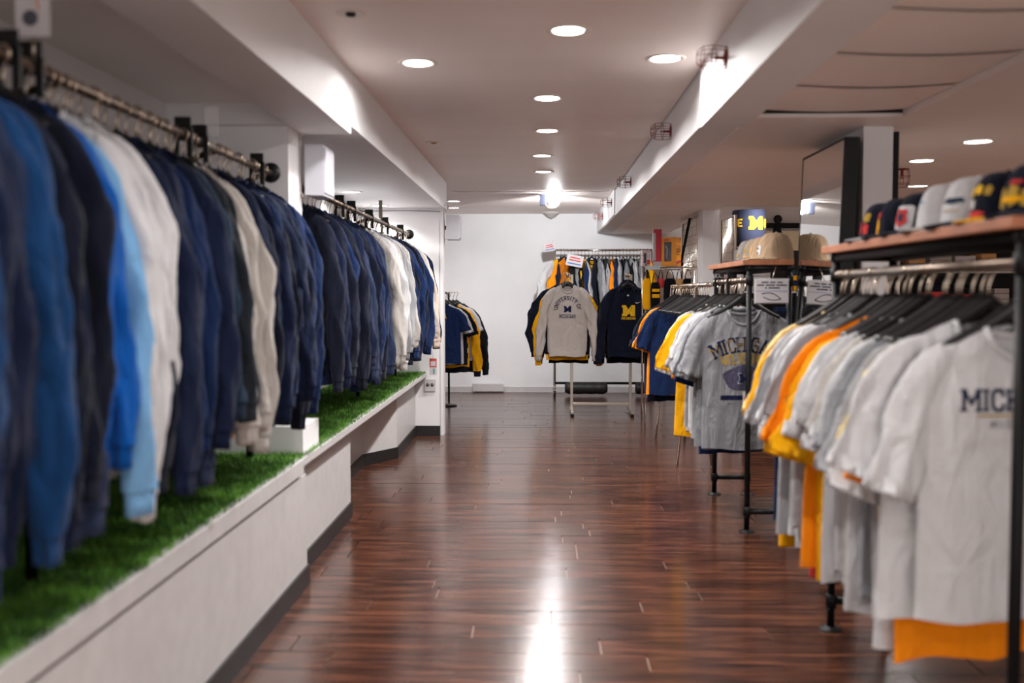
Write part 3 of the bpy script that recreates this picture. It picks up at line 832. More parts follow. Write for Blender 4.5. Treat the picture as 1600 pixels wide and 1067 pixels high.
def left_rail(y0, y1, posts, label, cap=True):
    e = empty('clothes_rail', (XL, (y0 + y1) / 2, 0.6145), 0, label, 'clothes rail')
    zz = ZL - 0.6145; ym = (y0 + y1) / 2
    MB().tube([(0, y0 - ym, zz - 0.003), (0, y1 - ym, zz - 0.003)], 0.0155, 12).build('rail', M_rail, e)
    for p in posts:
        MB().tube([(-0.1, p - ym, 0), (-0.1, p - ym, zz - 0.04)], 0.016, 10).build('post', M_pipe, e)
        MB().tube([(-0.1, p - ym, zz - 0.045), (-0.06, p - ym, zz - 0.03), (0, p - ym, zz - 0.012)], 0.012, 8).build('bracket', M_pipe, e)
        MB().lathe([(0.0001, 0.012), (0.04, 0.010), (0.045, 0.0)], (-0.1, p - ym, 0), 16).build('foot_flange', M_pipe, e)
    for yy in ((y1,) if cap else ()):
        MB().lathe([(0.0001, -0.01), (0.03, -0.008), (0.045, 0.004), (0.048, 0.016), (0.042, 0.03), (0.0001, 0.038)], (0, yy - ym, zz), 20, 'y').build('end_cap', M_blackpl, e)
    return e
left_rail(1.55, 4.66, (2.61, 3.875, 4.62), 'steel clothes rail with black end cap on the left platform, front')
left_rail(5.15, 9.58, (5.4, 7.4, 9.3), 'steel clothes rail on the left platform, behind the pier')
def divider(loc, label, group, txt=None):
    e = empty('size_divider', loc, 0, label, 'size marker', group)
    MB().box(-0.03, 0.03, -0.005, 0.005, 0.012, 0.06, 0.003).box(-0.034, -0.014, -0.005, 0.005, -0.08, 0.02).box(0.014, 0.034, -0.005, 0.005, -0.08, 0.02).build('plate', M_blackpl, e)
    MB().lathe([(0.018, -0.004), (0.026, -0.004), (0.026, 0.004), (0.018, 0.004)], n=16, axis='y').build('ring', M_blackpl, e)
    if txt:
        Q, W = text_quads(txt, 0.026, wt=0.16, serif=0)
        m = MB()
        for q in Q: m.add([(p[0], -0.0055, p[1] + 0.03) for p in q], [(0, 1, 2, 3)])
        m.build('size_print', M_card, e)
    return e
for i, y in enumerate((2.36, 2.47, 3.53, 3.70, 4.45)):
    divider((XL, y, ZL), 'black size marker on the left front rail, %s from the near end' % ordn(i + 1), 'size markers on the left front rail')
for i, y in enumerate((6.35, 6.75, 7.45, 8.2, 9.1)):
    divider((XL - 0.015, y, ZL), 'black size marker on the left back rail, %s from the near end' % ordn(i + 1), 'size markers on the left back rail')
def card_holder(loc, w, h, stem, label, mcard=M_card, lines=True, rz=0.0, clear=False):
    e = empty('sign_holder', loc, rz, label, 'sign')
    MB().tube([(0, 0, 0), (0, 0, stem)], 0.004, 8).build('stem', M_clear if clear else M_nickel, e)
    MB().box(-w / 2, w / 2, -0.003, 0.003, stem, stem + h, 0.001).build('card', M_clear if clear else mcard, e)
    return e
e = card_holder((XL + 0.02, 2.45, ZL + 0.01), 0.085, 0.12, 0.055, 'clear hanging tag with printed card above the left front rail', clear=False)
MB().lathe([(0.0001, -0.0045), (0.02, -0.0045)], (-0.005, 0, 0.10), 14, 'y').build('printed_dot', M_ink, e)
MB().tube([(0.02, -0.005, 0.17), (0.012, -0.005, 0.14), (0.018, -0.005, 0.12)], 0.002, 6).build('printed_stroke', mat('ink_orange', (220, 120, 60), 0.6), e)
card_holder((XL + 0.02, 3.78, ZL), 0.05, 0.11, 0.03, 'empty clear plastic sign holder above the left front rail', clear=True)
card_holder((XL, 7.9, ZL), 0.03, 0.14, 0.03, 'narrow grey sign holder above the left back rail', mcard=M_nickel)
# price tag on the last sweatshirt of the back rail
e = empty('price_tag', (-1.02, 9.40, 0.70), 0, 'red and white price tag hanging below the last left sweatshirts', 'price tag')
MB().box(-0.035, 0.035, -0.002, 0.002, -0.075, 0.085, 0.001).build('card', M_card, e)
MB().box(-0.032, 0.032, -0.0035, -0.002, 0.0, 0.08).build('red_field', M_inkred, e)
MB().box(-0.024, 0.024, -0.0045, -0.0035, 0.01, 0.055).build('white_field', M_card, e)
MB().box(0.0, 0.014, -0.0035, -0.002, -0.065, -0.015).build('teal_bar', mat('ink_teal', (40, 150, 150), 0.6), e)
MB().tube([(0, 0, 0.085), (-0.01, 0, 0.16)], 0.0015, 5).build('string', M_card, e)

# ------------------------------------------------------------------ right pipe racks
def elbow(mb, p, r=0.024):
    mb.lathe([(0.0001, -r), (r * 0.8, -r * 0.7), (r * 1.05, 0), (r * 0.8, r * 0.7), (0.0001, r)], p, 12)
def pipe_rack(y0, y1, label, x0=1.21, x1=1.44, zr=1.475, zt=1.545):
    e = empty('pipe_rack', ((x0 + x1) / 2, (y0 + y1) / 2, 0), 0, label, 'clothes rack', 'black pipe racks')
    cx, cy = (x0 + x1) / 2, (y0 + y1) / 2
    r = 0.0165
    for xx in (x0, x1):
        for yy in (y0, y1):
            m = MB().tube([(xx - cx, yy - cy, 0), (xx - cx, yy - cy, zt)], r, 12)
            elbow(m, (xx - cx, yy - cy, zt))
            for zc in (0.12, zr):
                m.lathe([(r, -0.03), (0.0225, -0.028), (0.0225, 0.028), (r, 0.03)], (xx - cx, yy - cy, zc), 14)
            m.build('post', M_pipe, e)
            MB().lathe([(0.0001, 0.014), (0.024, 0.014), (0.026, 0.008), (0.045, 0.006), (0.047, 0.0)], (xx - cx, yy - cy, 0), 18).build('foot_flange', M_pipe, e)
    for yy in (y0, y1):
        for zz in (0.12, zt):
            MB().tube([(x0 - cx, yy - cy, zz), (x1 - cx, yy - cy, zz)], r, 10).build('cross_pipe', M_pipe, e)
    for xx in (x0, x1):
        MB().tube([(xx - cx, y0 - cy, zt), (xx - cx, y1 - cy, zt)], r, 10).build('top_pipe', M_pipe, e)
    MB().tube([(x0 - cx, y0 - cy, zr), (x0 - cx, y1 - cy, zr)], 0.0155, 12).build('hanging_rail', M_rail, e)
    MB().box(x0 - 0.045 - cx, x1 + 0.02 - cx, y0 - 0.03 - cy, y1 + 0.06 - cy, zt + 0.017, zt + 0.047, 0.003).build('shelf_board', M_shelf, e)
    return e
pipe_rack(2.54, 4.128, 'black pipe rack with wooden cap shelf, nearest on the right')
pipe_rack(5.823, 6.92, 'black pipe rack with wooden cap shelf beside the mirror')
XR, ZR = 1.21, 1.475
hlA = 'black hanger with steel hook on the near right pipe rack'
# front white tee with lettering
gF = Gar(401, False, zn=-0.165, zs=-0.225, hem=-0.955, sw=0.225, bw=0.268, hw=0.275, nx=0.10, A=0.009, T=0.030, band=False, spread=0.01, slen=0.39, nu=41, nv=60)
eF = wear(gF, (1.285, 2.70, ZR), 0.05, mono('white'), 'white T-shirt lettered in navy at the front of the near right rack', 'T-shirt', 'T-shirts on the near right rack', 't_shirt')
put_text(gF, eF, 'lettering', 'MICHIGAN', -0.012, -0.385, 0.052, FB['inknavy'], wt=0.19, gap=0.30, squeeze=0.92)
put_text(gF, eF, 'lettering', 'MICHIGAN', -0.012, -0.432, 0.017, FB['inkfade'], wt=0.15, gap=0.7)
m = MB()
put_print(gF, eF, 'print_stripe', [(-0.13, -0.402), (0.13, -0.402), (0.13, -0.397), (-0.13, -0.397)], [(0, 1, 2, 3)], FB['inkgold'])
put_print(gF, eF, 'neck_print', [(-0.015, -0.192), (0.02, -0.192), (0.02, -0.178), (-0.015, -0.178)], [(0, 1, 2, 3)], FB['inknavy'], -0.03)
hanger(HG2, (1.285, 2.70, ZR), 0.05, 'black hanger holding the front white lettered T-shirt on the near right rack', 'hangers: T-shirts on the near right rack')
def tee_row(seq, ys, where, group, hlabel, rngs, x=XR, z=ZR, yaw0=0.10, start=2):
    r = random.Random(rngs); res = []
    for i, (c, y) in enumerate(zip(seq, ys)):
        g = TS[r.randrange(len(TS))]; yaw = yaw0 + r.uniform(-0.08, 0.08); xx = x + r.uniform(-0.015, 0.02)
        lab = '%s T-shirt, %s from the near end of %s' % (CNAME[c], ordn(i + start), where)
        e = wear(g, (xx, y, z), yaw, mono(c), lab, 'T-shirt', group, 't_shirt', sz=r.uniform(0.94, 1.06) * {'gold': 1.06, 'orange': 1.04}.get(c, 1.0), sx=r.uniform(0.95, 1.05) * {'gold': 1.10, 'orange': 1.0}.get(c, 1.0), tilt=r.uniform(-0.03, 0.03))
        hanger(HG2, (xx, y, z), yaw, 'black hanger holding the %s T-shirt from the near end of %s' % (ordn(i + start), where), 'hangers: ' + group)
        res.append((g, e))
    return res
seqA = ['white', 'orange', 'white', 'cream', 'ltgrey', 'grey', 'ltgrey', 'white', 'offwhite', 'white', 'white', 'white', 'gold', 'gold', 'orange', 'red', 'grey', 'grey', 'ltgrey', 'ltgrey', 'white', 'white', 'white', 'ltgrey', 'gold', 'cream', 'navy2']
rowA = tee_row(seqA, lin(2.765, 4.07, len(seqA)), 'the near right rack', 'T-shirts on the near right rack', hlA, 21, x=1.225)
for k, (dz, sx, dx) in {1: (1.07, 1.0, 0.0), 2: (1.10, 0.95, 0.0), 12: (1.04, 1.09, -0.01), 13: (1.06, 1.11, -0.012), 14: (1.02, 1.09, -0.01)}.items():
    rowA[k][1].scale.z = dz; rowA[k][1].scale.x = sx; rowA[k][1].location.x += dx
# navy lettering on the cream tee at the far end
g, e = rowA[25]
put_text(g, e, 'lettering', 'MICH', -0.03, -0.48, 0.10, FB['inknavy'], wt=0.2)
put_text(g, e, 'lettering', 'MICH', -0.03, -0.75, 0.10, FB['inkgold'], wt=0.2)
# grey MICHIGAN WOLVERINES tee
gG = Gar(402, False, zn=-0.175, zs=-0.225, hem=-1.0, sw=0.205, bw=0.24, hw=0.245, nx=0.095, A=0.009, T=0.030, band=False, spread=0.0, slen=0.34, nu=41, nv=60)
hlB = 'black hanger with steel hook on the middle right pipe rack'
eG = wear(gG, (1.20, 5.93, ZR), 0.07, mono('heather'), 'heather grey T-shirt with arched lettering at the front of the middle right rack', 'T-shirt', 'T-shirts on the middle right rack', 't_shirt')
put_text(gG, eG, 'lettering', 'MICHIGAN', 0.0, -0.415, 0.078, FB['inknavy'], arc=0.36, wt=0.17, gap=0.26, squeeze=0.74)
put_text(gG, eG, 'lettering', 'MICHIGAN', 0.0, -0.409, 0.066, FB['inkgold'], arc=0.36, off=0.0042, wt=0.06, gap=0.435, squeeze=0.78, serif=0.0)
put_text(gG, eG, 'lettering', 'WOLVERINES', 0.0, -0.485, 0.052, FB['inkgold'], arc=0.50, wt=0.2, gap=0.26, squeeze=0.62)
# dark round emblem with pale mark
V = []; F = []
for j in range(5):
    for k in range(24):
        a = 2 * math.pi * k / 24; q = (0.02 + 0.98 * j / 4) * (1 + 0.06 * math.sin(5 * a))
        V.append((0.125 * q * math.cos(a), -0.575 + 0.075 * q * math.sin(a)))
for j in range(4):
    for k in range(24): F.append((j * 24 + k, j * 24 + (k + 1) % 24, (j + 1) * 24 + (k + 1) % 24, (j + 1) * 24 + k))
put_print(gG, eG, 'emblem', V, F, fabric('emblem', (74, 72, 92), 0.0, 0.35), 0.003)
V, F = poly_mesh(BLOCK_M, 0.055); put_print(gG, eG, 'emblem_mark', [(x, z - 0.605) for x, z in V], F, FB['inknavy'], 0.0055)
V, F = poly_mesh(BLOCK_M, 0.066); put_print(gG, eG, 'emblem_border', [(x, z - 0.6105) for x, z in V], F, FB['ltgrey'], 0.0045)
put_print(gG, eG, 'print_bar', [(-0.14 + 0.28 * i / 10, z) for z in (-0.705, -0.678) for i in range(11)], [(i, i + 1, i + 12, i + 11) for i in range(10)], FB['inknavy'])
put_print(gG, eG, 'price_sticker', [(-0.01, -0.725), (0.035, -0.725), (0.035, -0.655), (-0.01, -0.655)], [(0, 1, 2, 3)], M_card, 0.006)
put_print(gG, eG, 'sticker_print', [(-0.005, -0.715), (0.03, -0.715), (0.03, -0.69), (-0.005, -0.69)], [(0, 1, 2, 3)], mat('ink_salmon', (226, 120, 90), 0.7), 0.0075)
hanger(HG2, (1.20, 5.93, ZR), 0.07, 'black hanger holding the heather grey lettered T-shirt', 'hangers: T-shirts on the middle right rack')
seqB = ['grey', 'ltgrey', 'navy2', 'white', 'white', 'orange', 'ltgrey', 'white', 'gold', 'ltgrey', 'offwhite', 'white']
tee_row(seqB, lin(6.01, 6.86, len(seqB)), 'the middle right rack', 'T-shirts on the middle right rack', hlB, 22)
divider((XR, 6.80, ZR), 'black size marker printed XXL on the middle right rack', 'size markers on the middle right rack', 'XXL')
divider((XR, 6.35, ZR), 'plain black size marker on the middle right rack', 'size markers on the middle right rack')
# chrome A-frame rack behind it
XC, ZC = 1.25, 1.462
e = empty('garment_rack', (XC, 8.6, 0), 0, 'chrome garment rack with splayed legs behind the middle right rack', 'clothes rack')
MB().tube([(0, -1.25, ZC), (0, 0.95, ZC)], 0.016, 12).build('rail', M_chrome, e)
for yy in (-0.55, 0.95):
    MB().tube([(-0.14, yy + 0.03, 0.0), (0, yy, ZC)], 0.011, 8).build('leg', M_chrome, e)
    MB().tube([(0.14, yy + 0.03, 0.0), (0, yy, ZC)], 0.011, 8).build('leg', M_chrome, e)
    MB().tube([(-0.07, yy + 0.01, ZC / 2), (0.07, yy + 0.01, ZC / 2)], 0.008, 8).build('brace', M_chrome, e)
hlC = 'black hanger with steel hook on the far right chrome rack'
seqC = ['navy2', 'orange', 'navy3', 'blush', 'navy3', 'navy', 'charcoal', 'navy']
tee_row(seqC, lin(9.02, 9.46, len(seqC)), 'the far right chrome rack', 'T-shirts on the far right chrome rack', hlC, 23, x=XC, z=ZC, start=1, yaw0=0.2)
for i, y in enumerate(lin(7.5, 8.85, 13)):
    hanger(HG2, (XC, y, ZC), 0.1 + rng.uniform(-0.1, 0.1), 'empty black hanger on the chrome rack, %s from the near end' % ordn(i + 1), 'empty hangers on the chrome rack')

# ------------------------------------------------------------------ two-arm display stand with front-facing sweatshirts
e = empty('display_stand', (0.70, 11.55, 0), 0, 'nickel two-arm display stand holding front-facing sweatshirts', 'display stand')
for sx in (-0.34, 0.34):
    MB().box(sx - 0.016, sx + 0.016, -0.016, 0.016, 0.0, 1.60, 0.003).build('upright', M_nickel, e)
    MB().box(sx - 0.016, sx + 0.016, -0.30, 0.30, 0.03, 0.06, 0.003).build('foot', M_nickel, e)
    MB().tube([(sx - 0.06, 0.0, 1.60), (sx - 0.06, -0.30, 1.60)], 0.011, 10).build('arm', M_nickel, e)
    MB().lathe([(0.0001, -0.006), (0.02, -0.004), (0.02, 0.01)], (sx - 0.06, -0.30, 1.60), 14, 'y').build('arm_stop', M_nickel, e)
    MB().box(sx - 0.07, sx + 0.016, -0.012, 0.012, 1.585, 1.615, 0.003).build('arm_plate', M_nickel, e)
    MB().lathe([(0.0001, 0.0), (0.02, 0.0), (0.02, 0.03), (0.0001, 0.03)], (sx, -0.28, 0.0), 14).build('glide', M_blackpl, e)
MB().box(-0.34, 0.34, -0.012, 0.012, 0.10, 0.13, 0.003).build('base_bar', M_nickel, e)
MB().box(-0.34, 0.34, -0.012, 0.012, 1.13, 1.16, 0.003).build('middle_bar', M_nickel, e)
gU = Gar(501, True, zn=-0.12, zs=-0.17, hem=-0.925, slen=0.80, sw=0.178, bw=0.225, hw=0.22, nx=0.08, A=0.006, T=0.04, plain=True, spread=0.0, nu=41, nv=60)
hlD = 'black hanger with steel hook on the two-arm display stand'
GD = 'garments on the two-arm display stand'
xa, xb, za = 0.30, 0.98, 1.611
eU = wear(gU, (xa, 11.26, za), 0.0, mono('oat'), 'oatmeal crewneck sweatshirt with navy university lettering on the display stand', 'sweatshirt', GD, 'sweatshirt')
put_text(gU, eU, 'lettering', 'UNIVERSITY OF', 0.0, -0.285, 0.040, FB['inknavy'], arc=0.112, wt=0.19, gap=0.42, width=0.345)
put_text(gU, eU, 'lettering', 'MICHIGAN', 0.0, -0.488, 0.036, FB['inknavy'], wt=0.2, gap=0.40, width=0.175)
V, F = poly_mesh(BLOCK_M, 0.070); put_print(gU, eU, 'block_letter', [(x, z - 0.425) for x, z in V], F, FB['inknavy'], 0.003)
hanger(HG2, (xa, 11.26, za), 0, 'black hanger holding the oatmeal university sweatshirt', 'hangers: ' + GD)
for i, (c, dy, sc, txt) in enumerate((('gold', 0.08, 1.05, 'gold and navy sweatshirt directly behind the oatmeal one'), ('navy3', 0.15, 1.0, 'dark navy sweatshirt third on the left arm of the display stand'), ('black', 0.22, 1.06, 'black sweatshirt at the back of the left display arm'))):
    g = FS[i]
    mm = mono(c)
    if i == 0: mm = {'main': FB['navy3'], 'rib': FB['gold'], 'sleeve': FB['gold']}
    w = wear(g, (xa + (0.0, -0.03, 0.02)[i], 11.26 + dy, za), (0.05, 0.16, -0.12)[i], mm, txt, 'sweatshirt', GD, 'sweatshirt', sz=sc * (1.07, 1.02, 1.06)[i], sx=(1.16, 1.26, 1.12)[i])
    hanger(HG2, (xa + (0.0, -0.03, 0.02)[i], 11.26 + dy, za), (0.05, 0.16, -0.12)[i], 'black hanger behind the oatmeal sweatshirt, %s on the left display arm' % ordn(i + 2), 'hangers: ' + GD)
gH = Gar(502, True, zn=-0.13, zs=-0.18, hem=-0.93, slen=0.83, sw=0.185, bw=0.225, hw=0.22, nx=0.075, A=0.007, T=0.045, plain=True, spread=0.0, hood=True, nu=41, nv=60)
eH = wear(gH, (xb, 11.27, za), 0.10, mono('navy3'), 'navy hoodie with yellow block letter on the display stand', 'hoodie', GD, 'hoodie')
V, F = poly_mesh(BLOCK_M, 0.125); put_print(gH, eH, 'block_letter', [(x, z - 0.47) for x, z in V], F, FB['inkmaize'], 0.006)
put_text(gH, eH, 'lettering', 'MICHIGAN', 0.0, -0.505, 0.024, FB['inkmaize'], wt=0.2, gap=0.3, off=0.006)
sw_ = [(0.0, 0.0), (0.012, -0.012), (0.03, -0.010), (0.075, 0.012), (0.03, -0.002), (0.016, -0.003), (0.008, 0.004)]
put_print(gH, eH, 'swoosh_mark', [(0.075 + x, -0.315 + z) for x, z in sw_], [(0, 1, 5, 6), (1, 2, 4, 5), (2, 3, 4)], M_card, 0.006)
put_print(gH, eH, 'neck_print', [(-0.012, -0.245), (0.012, -0.245), (0.012, -0.225), (-0.012, -0.225)], [(0, 1, 2, 3)], M_card, 0.002)
pk = [(-0.17, -0.86), (-0.085, -0.86), (0, -0.86), (0.085, -0.86), (0.17, -0.86), (-0.17, -0.76), (-0.085, -0.76), (0, -0.76), (0.085, -0.76), (0.17, -0.76), (-0.10, -0.62), (-0.05, -0.62), (0, -0.62), (0.05, -0.62), (0.10, -0.62)]
put_print(gH, eH, 'front_pocket', pk, [(r_ * 5 + i, r_ * 5 + i + 1, r_ * 5 + i + 6, r_ * 5 + i + 5) for r_ in range(2) for i in range(4)], FB['navy3'], 0.008)
hanger(HG2, (xb, 11.27, za), 0.10, 'black hanger holding the navy hoodie with yellow letter', 'hangers: ' + GD)
for i, (dy, c, txt) in enumerate(((0.09, 'black', 'black hoodie directly behind the navy hoodie'), (0.17, 'navy3', 'dark navy sweatshirt third on the right display arm'), (0.24, 'black', 'black sweatshirt at the back of the right display arm'))):
    w = wear(FS[(i + 1) % 4], (xb + 0.01, 11.27 + dy, za), (0.15, -0.05, 0.1)[i], mono(c), txt, 'sweatshirt', GD, 'sweatshirt', sz=1.10 + 0.02 * i, sx=1.14)
    hanger(HG2, (xb + 0.01, 11.27 + dy, za), (0.15, -0.05, 0.1)[i], 'black hanger behind the navy hoodie, %s on the right display arm' % ordn(i + 2), 'hangers: ' + GD)

# ------------------------------------------------------------------ rolling rack at the back wall
YB, ZB = 13.62, 1.985
e = empty('rolling_rack', (0.85, YB, 0), 0, 'chrome rolling garment rack against the back wall', 'clothes rack')
MB().tube([(-0.66, 0, ZB), (0.66, 0, ZB)], 0.016, 10).build('rail', M_chrome, e)
for sx in (-0.66, 0.66):
    MB().tube([(sx, 0, 0.10), (sx, 0, ZB + 0.01)], 0.016, 10).build('upright', M_chrome, e)
    MB().tube([(sx, -0.24, 0.12), (sx, 0.24, 0.12)], 0.016, 10).build('foot', M_chrome, e)
    for sy in (-0.22, 0.22):
        c = empty('castor', (0, 0, 0)); c.parent = e
        c.location = (sx, sy, 0.045)
        MB().lathe([(0.0001, -0.014), (0.04, -0.014), (0.045, -0.006), (0.045, 0.006), (0.04, 0.014), (0.0001, 0.014)], n=18, axis='x').build('wheel', M_blackpl, c)
        MB().prism([(-0.02, -0.01), (0.02, -0.01), (0.025, 0.05), (-0.025, 0.05)], 'x', -0.02, -0.016).prism([(-0.02, -0.01), (0.02, -0.01), (0.025, 0.05), (-0.025, 0.05)], 'x', 0.016, 0.02).box(-0.02, 0.02, -0.025, 0.025, 0.046, 0.054).build('fork', M_chrome, c)
MB().tube([(-0.66, 0, 0.17), (0.66, 0, 0.17)], 0.017, 10).build('base_bar', M_pipe, e)
pad_m = mat('pad_vinyl', (22, 20, 21), 0.55, noise=0.3, nscale=20, bump=0.3, bscale=25)
for a, b in ((-0.52, 0.06), (0.44, 0.70)):
    m = MB()
    rr = [0.068 + 0.004 * math.sin(i * 2.1) + (0.012 if 0 < i < 11 else -0.012) for i in range(12)]
    m.tube([(a + (b - a) * i / 11, -0.05, 0.105) for i in range(12)], rr, 12).build('padded_sleeve', pad_m, e)
seqK = ['navy', 'gold', 'orange', 'black', 'grey', 'gold', 'black', 'offwhite', 'navy2', 'gold', 'navy3', 'ltgrey', 'grey', 'black', 'ltgrey', 'orange', 'navy2', 'ltgrey', 'navy3', 'grey', 'ltgrey', 'black', 'white', 'grey', 'navy3', 'gold']
r = random.Random(31)
hlK = 'black hanger with steel hook on the rolling rack'
GK = 'garments on the rolling rack'
for i, c in enumerate(seqK):
    x = 0.27 + 1.18 * i / (len(seqK) - 1)
    yaw = math.radians(90 + r.uniform(-14, 14)) if i not in (1, 2, 9) else math.radians((30, 52, 35)[(1, 2, 9).index(i)])
    mm = mono(c)
    if i in (1, 9): mm = {'main': FB['gold'], 'rib': FB['black'], 'sleeve': FB['gold'] if i == 9 else FB['white']}
    g = FS[r.randrange(4)]
    wear(g, (x, YB, ZB), yaw, mm, '%s sweatshirt on the rolling rack at the back wall, %s from its left end' % (CNAME[c], ordn(i + 1)), 'sweatshirt', GK, 'sweatshirt', sz=r.uniform(0.95, 1.05), sx=1.25 if i in (1, 2, 9) else 1.0)
    hanger(HG1, (x, YB, ZB), yaw, 'black hanger on the rolling rack holding the %s garment from the left' % ordn(i + 1), 'hangers: ' + GK)
def sale_card(loc, rot, label, w=0.15, h=0.11):
    e = empty('sale_sign', loc, 0, label, 'sign')
    e.rotation_euler = rot
    MB().box(-w / 2, w / 2, -0.003, 0.003, -h / 2, h / 2, 0.001).build('card', M_card, e)
    for i, (z, ww, m) in enumerate(((0.25, 0.6, M_inkred), (0.02, 0.7, M_inkred), (-0.28, 0.8, M_inkblue))):
        MB().box(-w * ww / 2, w * ww / 2, -0.0045, -0.003, z * h - h * 0.055, z * h + h * 0.055).build('text_line', m, e)
    MB().tube([(w * 0.35, 0, h / 2), (w * 0.42, 0, h / 2 + 0.03)], 0.002, 5).build('clip', M_nickel, e)
    return e
sale_card((0.115, 13.40, 2.015), (0, -0.18, 0.1), 'small white and red sign at the left end of the rolling rack')
e = sale_card((0.45, 13.28, 1.83), (0, 0.2, 0), 'tilted white sale sign in front of the rolling rack garments', 0.22, 0.15)
MB().tube([(0, 0, 0.07), (0.0, 0.17, 0.13), (0.0, 0.34, 0.17)], 0.002, 5).build('hanging_wire', M_nickel, e)

# ------------------------------------------------------------------ wall arm with tees at the far left
e = empty('shirt_stand', (-1.2, 12.3, 0), 0, 'black stand holding jerseys behind the dividing wall', 'clothes rail')
MB().tube([(0, -0.75, 1.40), (0, 0.7, 1.40)], 0.014, 10).build('rail', M_pipe, e)
MB().lathe([(0.0001, -0.03), (0.03, -0.025), (0.04, 0.0), (0.03, 0.025), (0.0001, 0.03)], (0.0, -0.77, 1.40), 16, 'y').build('end_cap', M_blackpl, e)
for yy in (-0.6, 0.65):
    MB().tube([(0, yy, 0), (0, yy, 1.40)], 0.014, 10).build('post', M_pipe, e)
MB().lathe([(0.0001, 0.0), (0.16, 0.0), (0.16, 0.012), (0.03, 0.02), (0.0001, 0.02)], (0, 0.0, 0), 20).build('base_plate', M_pipe, e)
GW = 'shirts on the far left stand'
hlW = 'black hanger with steel hook on the far left stand'
for i, (y, c, yaw, kind, txt) in enumerate(((11.72, 'navy2', 0.05, 't', 'navy T-shirt with small yellow emblem at the front of the far left stand'), (11.83, 'white', 0.35, 't', 'white T-shirt second on the far left stand'),
        (11.95, 'navy3', 0.2, 't', 'dark navy T-shirt third on the far left stand'), (12.1, 'gold', 0.32, 'l', 'golden yellow striped jersey on the far left stand'), (12.24, 'white', 0.3, 't', 'white T-shirt behind the yellow jersey'), (12.38, 'black', 0.3, 'l', 'black sweatshirt at the back of the far left stand'))):
    if kind == 't': w = wear(TS[i], (-1.2 + 0.03 * i, y, 1.40), yaw, mono(c), txt, 'T-shirt', GW, 't_shirt', sz=0.86, sx=0.95)
    else:
        mm = mono(c) if c == 'black' else {'main': FB['gold'], 'rib': FB['navy3'], 'sleeve': FB['gold']}
        w = wear(FS[i % 4], (-1.2 + 0.03 * i, y, 1.40), yaw, mm, txt, 'sweatshirt', GW, 'sweatshirt', sz=1.12, sx=1.15)
        if c == 'gold':
            for z0, cc in ((-0.60, 'navy3'), (-0.655, 'white'), (-0.71, 'navy3')):
                V = []; n = 10
                for sz in (0.0, 0.055):
                    for k in range(n + 1): V.append((0.20 * (2 * k / n - 1), z0 + sz))
                put_print(FS[i % 4], w, 'stripe', V, [(k, k + 1, k + n + 2, k + n + 1) for k in range(n)], FB[cc], 0.004)
    if i == 0:
        g = TS[0]
        put_print(g, w, 'chest_emblem', [(0.06, -0.36), (0.08, -0.33), (0.10, -0.36), (0.082, -0.30), (0.086, -0.28), (0.078, -0.28)], [(0, 1, 5), (1, 2, 3), (1, 3, 5), (3, 4, 5)], FB['inkmaize'], 0.004)
    hanger(HG1, (-1.2 + 0.03 * i, y, 1.40), yaw, 'black hanger on the far left stand, %s from the front' % ordn(i + 1), 'hangers: ' + GW)

# ------------------------------------------------------------------ leaning mirror
e = empty('standing_mirror', (1.47, 5.395, 0), 0, 'tall mirror in a deep black frame leaning on the right pillar', 'mirror')
def lean_box(x0, x1, y0, y1, z0, z1):
    m = MB().box(x0, x1, y0, y1, z0, z1)
    m.v = [(p[0] + 0.075 * p[2] / 2.17 - 0.045, p[1], p[2]) for p in m.v]
    return m
lean_box(0.004, 0.072, -0.395, 0.395, 0.0, 2.17).build('frame', M_blackpl, e)
lean_box(0.0, 0.005, -0.388, 0.388, 0.012, 2.158).build('glass', M_mirror, e)
m = lean_box(-0.002, 0.004, -0.395, -0.386, 0, 2.17)
k = lean_box(-0.002, 0.004, 0.386, 0.395, 0, 2.17); m.add(k.v, k.f)
k = lean_box(-0.002, 0.004, -0.395, 0.395, 2.158, 2.17); m.add(k.v, k.f)
k = lean_box(-0.002, 0.004, -0.395, 0.395, 0, 0.014); m.add(k.v, k.f)
m.build('frame_lip', M_blackpl, e)

